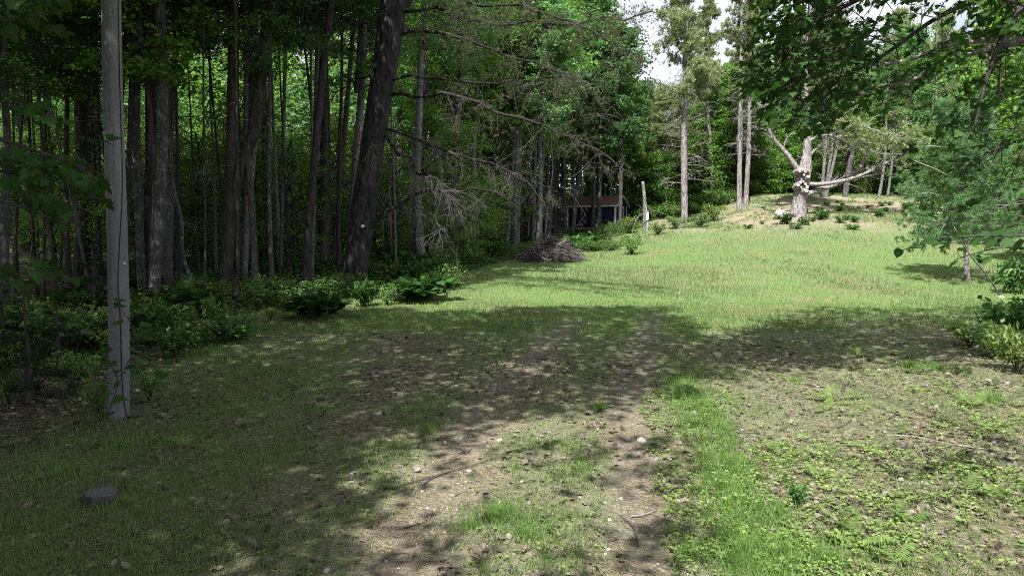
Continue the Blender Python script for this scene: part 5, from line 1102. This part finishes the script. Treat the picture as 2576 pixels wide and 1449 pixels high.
sticks = [(D7, [(390, 1020), (430, 985), (520, 955)], 'Dark curved stick on the left of the track'), (D7, [(1340, 1165), (1410, 1230), (1420, 1310)], 'Bent stick at the foot of the right rut'), (D7, [(1380, 1172), (1450, 1165), (1510, 1140)], 'Pale forked stick meeting the bent stick on the right rut'),
 (D7, [(300, 345), (400, 290), (510, 235)], 'Long thin stick lying in the shaded verge grass'), (D7, [(1440, 520), (1480, 470)], 'Short dark stick on the shaded right rut'), (D7, [(1190, 1312), (1330, 1278)], 'Thin straight stick near the bottom edge, right of centre'), (D7, [(300, 1225), (390, 1200)], 'Short dark stick near the lower left of the track'),
 (D8, [(1010, 780), (1150, 786), (1230, 822), (1400, 842), (1640, 868)], 'Long pale stick crossing the right foreground litter'), (D8, [(740, 745), (780, 730), (812, 700)], 'Short rusty stick in the right foreground'), (D8, [(800, 1130), (850, 1110), (890, 1095)], 'Short dark stick among the lower right ferns'),
 (D6, [(1065, 1240), (1130, 1300)], 'Short pale stick in the lower left litter'), (D6, [(1460, 1270), (1490, 1220)], 'Short grey stick left of the track bottom'), (D7, [(590, 870), (625, 840)], 'Short grey stick in the middle of the track'), (D8, [(370, 470), (520, 440)], 'Dark stick in the shade left of the first fern')]
for k, (fn, pts, lab) in enumerate(sticks):
    W_ = [G(*fn(*p)) for p in pts]; b = W_[0]; q = smooth_path(np.array([w - b + [0, 0, .015] for w in W_]), 8); mb = MB(); tube(mb, q, np.linspace(.011, .005, 8), 6, noise=.2); tag(obj('fallen_stick', mb.mesh('fallen_stick', M['dead' if 'ale' in lab or 'grey' in lab else 'dead_dark'], True), None, b), lab, 'stick', 'fallen sticks on the track')

def unique_labels():
    seen = {}
    for o in SC.objects:
        if 'category' in o and o['category'] in ('tree', 'sapling', 'bush'): seen.setdefault(o['label'], []).append(o)
    for lab, os_ in seen.items():
        if len(os_) < 2 or len(os_) > 12: continue
        os_.sort(key=lambda o: proj(o.location.x, o.location.y, 3.)[0]); names = ['leftmost', 'second from left', 'third from left', 'fourth from left', 'fifth from left', 'sixth from left', 'seventh from left', 'eighth from left', 'ninth from left', 'tenth from left', 'eleventh from left', 'twelfth from left']
        for k, o in enumerate(os_):
            new = lab + ', ' + (names[k] if k < len(os_) - 1 or len(os_) > 6 else 'rightmost')
            if len(new.split()) <= 16: o['label'] = new
unique_labels()
# ------------------------------------------------------------------ ferns
def frond_mesh(seed):
    r = np.random.default_rng(seed); mb = MB(); n_ = 15
    s = np.linspace(0, 1, n_); px = s * .85; pz = .55 * s * (1.25 - .75 * s) ; T, V = [], []
    tube(mb, np.column_stack([px, 0 * s, pz]), np.linspace(.010, .004, n_), 3, cap=False)
    for i in range(2, n_):
        w = .26 * math.sin(math.pi * (.12 + .86 * (1 - s[i]))) ** .9 + .02
        for sg in (-1, 1):
            o = np.array([px[i], 0, pz[i]]); tip = o + [.07 + .02 * r.normal(), sg * w, -.05 * w / .2 + .01 * r.normal()]; md = (o + tip) / 2 + [0, 0, .015]
            e = np.array([.026, 0, 0]); k = len(V); V += [o - e, md - e * 1.1, tip, md + e * 1.1, o + e * .7]; T += [(k, k + 1, k + 4), (k + 1, k + 3, k + 4), (k + 1, k + 2, k + 3)]
    mb.add(np.array(V), T); return mb.mesh('frond_shape', M['fern'])
FR = [frond_mesh(k) for k in range(4)]
def fern(b, s, nf, label, group, k):
    root = empty('fern', label, 'fern', b, group)
    for j in range(nf): obj('frond', FR[(k + j) % 4], root, (0, 0, 0), k * 1.3 + j * 6.28 / nf + rf.uniform(-.3, .3), s * rf.uniform(.75, 1.1), rot=(rf.uniform(-.2, .2), rf.uniform(-.5, .1), k * 1.3 + j * 6.28 / nf + rf.uniform(-.3, .3)))
ferns = [(740, 610, 75, 'tall upright fern, topmost but one in the sunlit litter'), (845, 400, 50, 'fern standing in the shadow band'), (690, 612, 55, 'fern leaning left beside the tall upright one'), (680, 662, 45, 'small fern just below the upright pair'), (825, 1300, 95, 'large fern near the bottom edge'), (1010, 1380, 95, 'lowest large fern, right of the other large one'),
 (1400, 900, 70, 'fern by the long pale stick'), (1360, 1060, 70, 'fern in the lower right litter'), (750, 1200, 70, 'fern left of centre of the lower fern group'), (870, 1190, 70, 'upright fern in the middle of the lower fern group'), (660, 990, 60, 'fern above the dark seedling'), (1080, 1200, 80, 'fern at the right of the lower fern group'),
 (540, 1230, 55, 'fern at the edge of the grass strip, low'), (480, 880, 60, 'bright fern at the edge of the grass strip, middle'), (1050, 760, 45, 'small fern above the long pale stick'), (1110, 570, 45, 'small fern in the upper sunlit litter'), (1550, 1090, 60, 'fern near the right picture edge, low'), (1390, 640, 60, 'fern near the bright bushes'), (275, 590, 45, 'small fern at the top of the grass strip'), (680, 1280, 60, 'fern left of the large fern near the bottom edge'), (1500, 760, 50, 'fern near the right picture edge, high'), (1290, 700, 40, 'tiny fern left of the right edge ferns')]
for k, (cx, cy, h, lab) in enumerate(ferns):
    b = G(*D8(cx, cy)); s = h * .5255 / F * b[1] * 1.9; fern(b, s, 2 + k % 3, 'Yellow-green ' + lab, 'ferns in the right foreground', k)
for k in range(70):
    u = rf.uniform(470, 870); v = rf.uniform(690, 742); b = G(u, v)
    if rut_d(b[0], b[1]) < 1: continue
    fern(b, rf.uniform(.55, .9), 6, 'Bright fern in the lit fern bed under the trees left of the great pine', 'ferns under the trees left of the great pine', k)

# ------------------------------------------------------------------ ground cover
def scatter(n_, y0, y1, rng, spread=.82, m=1.2):
    y = y0 * (y1 / y0) ** rng.random(n_); x = rng.uniform(-1, 1, n_) * (spread * y + m); return x, y
def blades(mb, x, y, h, w, rng, segs=True, lean=.5):
    n_ = len(x); z = ground_z(x, y) - .01; az = rng.uniform(0, 2 * math.pi, n_); ln = np.abs(rng.normal(size=n_)) * lean + .08; fa = rng.uniform(0, math.pi, n_)
    d = np.stack([np.cos(az), np.sin(az), 0 * az], 1) * ln[:, None]; s = np.stack([np.cos(fa), np.sin(fa), 0 * fa], 1) * (w / 2)[:, None]; B = np.stack([x, y, z], 1); U = np.array([0, 0, 1.])
    tip = B + (d * .95 + U * (1 - .35 * np.minimum(ln, 1.3))[:, None]) * h[:, None]; md = B + (d * .3 + U * .55) * h[:, None]
    if segs:
        V = np.stack([B - s, B + s, md + s * .8, md - s * .8, tip], 1).reshape(-1, 3); i = np.arange(n_)[:, None] * 5
        mb.add(V, np.concatenate([i + 3, i + 2, i + 4], 1), np.concatenate([i, i + 1, i + 2, i + 3], 1))
    else:
        V = np.stack([B - s, B + s, tip], 1).reshape(-1, 3); i = np.arange(n_)[:, None] * 3; mb.add(V, np.concatenate([i, i + 1, i + 2], 1))
def stuff(o): o['kind'] = 'stuff'; return o
def cover():
    rng = np.random.default_rng(55)
    x, y = scatter(330000, 4.3, 21, rng); k = masks(x, y); tuft = fbm(x / .16, y / .16, 61, 2); keep = rng.random(len(x)) < np.clip(k['g'] * 1.0 * sst(.35, .6, tuft + .25 * k['g']), 0, 1) * .85
    x, y = x[keep], y[keep]; k = masks(x, y); st = k['strip'] > .35; h = rng.uniform(.04, .13, len(x)) * (1 + .9 * k['strip'] * rng.random(len(x))) * (1 - .25 * k['field']); w = .0035 + .0004 * y
    mb = MB(); q = ~st; blades(mb, x[q], y[q], h[q], w[q], rng, True, .6); stuff(tag(obj('grass', mb.mesh('grass', M['grass'])), 'Short patchy grass on the shaded verge and along the track', 'grass'))
    mb = MB(); blades(mb, x[st], y[st], h[st] * 1.15, w[st] * 1.15, rng)
    # lush clumps
    for u, v, r_, n_, hh in [(1255, 1300, .30, 800, .15), (1330, 1350, .22, 350, .12), (1180, 1330, .2, 260, .12), (1510, 1030, .12, 160, .15), (1300, 1180, .2, 160, .1), (1400, 1120, .2, 200, .1), (1470, 1180, .2, 160, .1), (1730, 1400, .16, 200, .15),
                          (2290, 925, .25, 260, .2), (2360, 930, .3, 300, .18), (2490, 1010, .2, 200, .22), (640, 900, .5, 300, .16), (900, 800, .5, 500, .18), (520, 890, .6, 400, .2), (1080, 1080, .25, 260, .13), (450, 1120, .5, 300, .18), (300, 1130, .5, 300, .2), (150, 1200, .5, 300, .2), (215, 1262, .12, 90, .1), (260, 1275, .1, 90, .09), (300, 1262, .12, 90, .1), (2080, 1420, .3, 380, .2), (1960, 1300, .25, 320, .18), (1820, 1180, .25, 320, .2), (1870, 1400, .25, 360, .22), (2000, 960, .3, 200, .12)]:
        c = G(u, v); a = rng.uniform(0, 6.28, n_); rr = r_ * np.abs(rng.normal(size=n_)) * .75 * (1 + .5 * np.sin(3 * a + u)); blades(mb, c[0] + rr * np.cos(a), c[1] + rr * np.sin(a), hh * rng.uniform(.5, 1.2, n_), np.full(n_, .006), rng)
    stuff(tag(obj('lush_grass', mb.mesh('lush_grass', M['bright_grass'])), 'Longer bright green grass in the strip right of the track and in clumps', 'grass'))
    # lawn further off
    x, y = scatter(240000, 16, 64, rng, .80, 0); k = masks(x, y); pz = fbm(x / .5, y / .35, 71, 3); keep = (rng.random(len(x)) < k['g'] * sst(.22, .5, pz + .2)) & (x > edge_x(y) - 1.5) & (y < 62); x, y = x[keep], y[keep]; kk = masks(x, y)
    h = rng.uniform(.05, .12, len(x)) * (1 + .012 * y); w = .006 + .00055 * y; dry = (kk['dry'] > rng.random(len(x)) * 1.3)
    rich = ~dry & (fbm(x / 2.6, y / 3.4, 131, 3) + .1 * rng.normal(size=len(x)) > .55); rg2 = MB(); blades(rg2, x[rich], y[rich], h[rich] * 1.35, w[rich], rng, False, .45); stuff(tag(obj('rich_grass', rg2.mesh('rich_grass', M['grass'])), 'Darker longer patches of grass within the sunlit lawn', 'grass')); dry_ = dry; keep2 = ~dry & ~rich
    mb = MB(); blades(mb, x[keep2], y[keep2], h[keep2], w[keep2], rng, False, .45); stuff(tag(obj('lawn_grass', mb.mesh('lawn_grass', M['lawn'])), 'Sunlit mown grass of the clearing', 'grass'))
    mb = MB(); blades(mb, x[dry], y[dry], h[dry] * .8, w[dry], rng, False, .8)
    # dry straw and pine needles on the near ground
    x, y = scatter(150000, 4.3, 16, rng); k = masks(x, y); keep = rng.random(len(x)) < (.25 + .75 * sst(.45, .6, fbm(x / .5, y / .5, 81, 3))) * (1 - .6 * k['field']); x, y = x[keep], y[keep]; n_ = len(x)
    z = ground_z(x, y) + rng.uniform(.004, .02, n_); az = rng.uniform(0, math.pi, n_) * .7 + fbm(x, y, 83, 2) * 2; L = rng.uniform(.03, .09, n_); d = np.stack([np.cos(az) * L, np.sin(az) * L, rng.normal(size=n_) * .008], 1); s = np.stack([-np.sin(az), np.cos(az), 0 * az], 1) * .0022 * (1 + y[:, None] * .06)
    B = np.stack([x, y, z], 1); i = np.arange(n_)[:, None] * 3; mb.add(np.stack([B - s, B + s, B + d], 1).reshape(-1, 3), np.concatenate([i, i + 1, i + 2], 1))
    stuff(tag(obj('dry_straw', mb.mesh('dry_straw', M['straw'])), 'Fallen pine needles and dry straw on the ground', 'straw'))
    # dead leaves
    x, y = scatter(95000, 4.3, 26, rng); k = masks(x, y); keep = rng.random(len(x)) < k['litter'] * (.25 + .75 * sst(.4, .58, fbm(x / .7, y / .7, 85, 3))) * (1 - .8 * k['field']) ; x, y = x[keep], y[keep]; n_ = len(x)
    C = np.stack([x, y, ground_z(x, y) + rng.uniform(.004, .022, n_)], 1); D = rng.normal(size=(n_, 3)) * [1, 1, .25]; N = rng.normal(size=(n_, 3)) * .35; N[:, 2] += 1
    mb = MB(); t5 = np.array([(0, 0, 0), (.3, .4, .12), (.75, .3, .05), (1, 0, .14), (.7, -.36, .02), (.25, -.32, .13), (.5, 0, -.02)]); stamp(mb, t5, [(6, a, (a + 1) % 6) for a in range(6)], C, D, N, .040 * np.minimum(rng.gamma(3., .33, n_), 1.9) * (1 + .03 * y))
    stuff(tag(obj('leaf_litter', mb.mesh('leaf_litter', M['dead_leaf'])), 'Curled dead leaves strewn over the ground and forest floor', 'leaf litter'))
    # seedlings and small herbs on the right
    mb = MB(); pos, D, N, S = [], [], [], []
    x, y = scatter(26000, 4.4, 15, rng); u, v = proj(x, y, ground_z(x, y)); k = masks(x, y)
    ok = (u > 1640 + (v - 1200) * .2) & (u < 2700) & (v > 880) & (rng.random(len(x)) < (.04 + .5 * sst(.42, .62, fbm(x / .8, y / .8, 5, 3))) * sst(880, 980, v)); x, y = x[ok], y[ok]; z = ground_z(x, y)
    for px_, py_, pz_ in zip(x, y, z):
        p = np.array([px_, py_, pz_]); nl = rng.integers(4, 9); a0 = rng.uniform(0, 6.28); hh = rng.uniform(.02, .09); sz = rng.uniform(.6, 1.4)
        for j in range(nl): a = a0 + j * 2.4; r_ = rng.uniform(.004, .035) * sz; pos.append(p + [math.cos(a) * r_, math.sin(a) * r_, hh * rng.uniform(.6, 1.3)]); D.append([math.cos(a), math.sin(a), rng.uniform(-.1, .4)]); N.append([rng.normal() * .3, rng.normal() * .3, 1]); S.append(rng.uniform(.022, .055) * sz)
    for _ in range(900):
        y = 4.6 * (20 / 4.6) ** rng.random(); x = rng.uniform(-.8, .4) * y; p = on_ground(x, y)
        if masks(np.array([x]), np.array([y]))['rut'][0] > .4: continue
        for j in range(5): a = rng.uniform(0, 6.28); pos.append(p + [math.cos(a) * .01, math.sin(a) * .01, .03]); D.append([math.cos(a), math.sin(a), .2]); N.append([0, 0, 1]); S.append(rng.uniform(.02, .05))
    stamp(mb, LEAF, LEAF_T, np.array(pos), np.array(D, float), np.array(N, float), np.array(S)); stuff(tag(obj('seedlings', mb.mesh('seedlings', M['fern'])), 'Bright small seedlings and herbs over the right foreground', 'ground cover'))
    # low plants under the forest edge and on the far lawn edge
    mb = MB(); n_ = 30000; y = 13 * (60 / 13) ** rng.random(n_); x = edge_x(y) - np.abs(rng.normal(size=n_)) * 4 + 1.0; ok = (np.abs(x / y) < .85) & (fbm(x / 1.1, y / 1.5, 93, 3) > .47 + .12 * (x > edge_x(y))); x, y = x[ok], y[ok]; rep = 4; x = np.repeat(x, rep) + rng.normal(size=len(x) * rep) * .06; y = np.repeat(y, rep) + rng.normal(size=len(y) * rep) * .06; n_ = len(x)
    C = np.stack([x, y, ground_z(x, y) + rng.uniform(.03, .75, n_) * sst(.42, .7, fbm(x / .9, y / .9, 94, 2)) + .03], 1); stamp(mb, LEAF, LEAF_T, C, rnd_dirs(n_, 0, rng), rng.normal(size=(n_, 3)) * .4 + [0, 0, 1], rng.uniform(.05, .11, n_) * (1 + .01 * y)); stuff(tag(obj('forest_floor_plants', mb.mesh('forest_floor_plants', M['herb'])), 'Low green plants covering the floor at the forest edge', 'ground cover'))
    n_ = 9000; x = rng.uniform(13, 42, n_); y = rng.uniform(47, 61.5, n_); k = masks(x, y); ok = (k['mound'] > .15) & (fbm(x / 1.3, y / 1.3, 98, 3) > .5); x, y = np.repeat(x[ok], 4), np.repeat(y[ok], 4); n_ = len(x); x = x + rng.normal(size=n_) * .1; y = y + rng.normal(size=n_) * .1
    mb = MB(); stamp(mb, LEAF, LEAF_T, np.stack([x, y, ground_z(x, y) + rng.uniform(.02, .14, n_)], 1), rnd_dirs(n_, 0, rng), rng.normal(size=(n_, 3)) * .5 + [0, 0, 1], rng.uniform(.06, .14, n_)); stuff(tag(obj('mound_plants', mb.mesh('mound_plants', M['herb'])), 'Sparse low green plants creeping over the sandy mound', 'ground cover'))
    # small gravel and twig bits
    mb = MB(); x, y = scatter(2600, 4.3, 14, rng, .6); k = masks(x, y); keep = rng.random(len(x)) < .15 + .85 * k['rut']; x, y = x[keep], y[keep]; n_ = len(x); oc = np.array([(1, 0, 0), (0, 1, 0), (-1, 0, 0), (0, -1, 0), (0, 0, .7), (0, 0, -.4)]); C = np.stack([x, y, ground_z(x, y)], 1)
    stamp(mb, oc, [(0, 1, 4), (1, 2, 4), (2, 3, 4), (3, 0, 4)], C, rng.normal(size=(n_, 3)) * [1, 1, .2], rng.normal(size=(n_, 3)) * .3 + [0, 0, 1], rng.gamma(2., .0045, n_) + .004); stuff(tag(obj('gravel', mb.mesh('gravel', M['stone'])), 'Small gravel bits pressed into the track', 'gravel'))
    mb = MB(); x, y = scatter(1500, 4.3, 22, rng); 
    for a, c in zip(x, y):
        L = rng.uniform(.08, .4); az = rng.uniform(0, 6.28); d = np.array([math.cos(az), math.sin(az), 0]) * L; p = on_ground(a, c) + [0, 0, .012]; tube(mb, [p, p + d * .5 + rng.normal(size=3) * [.02, .02, .004], p + d], [.004, .0035, .002], 3, cap=False)
    stuff(tag(obj('twig_litter', mb.mesh('twig_litter', M['dead_dark'])), 'Thin broken twigs strewn over the ground', 'twigs'))
cover()
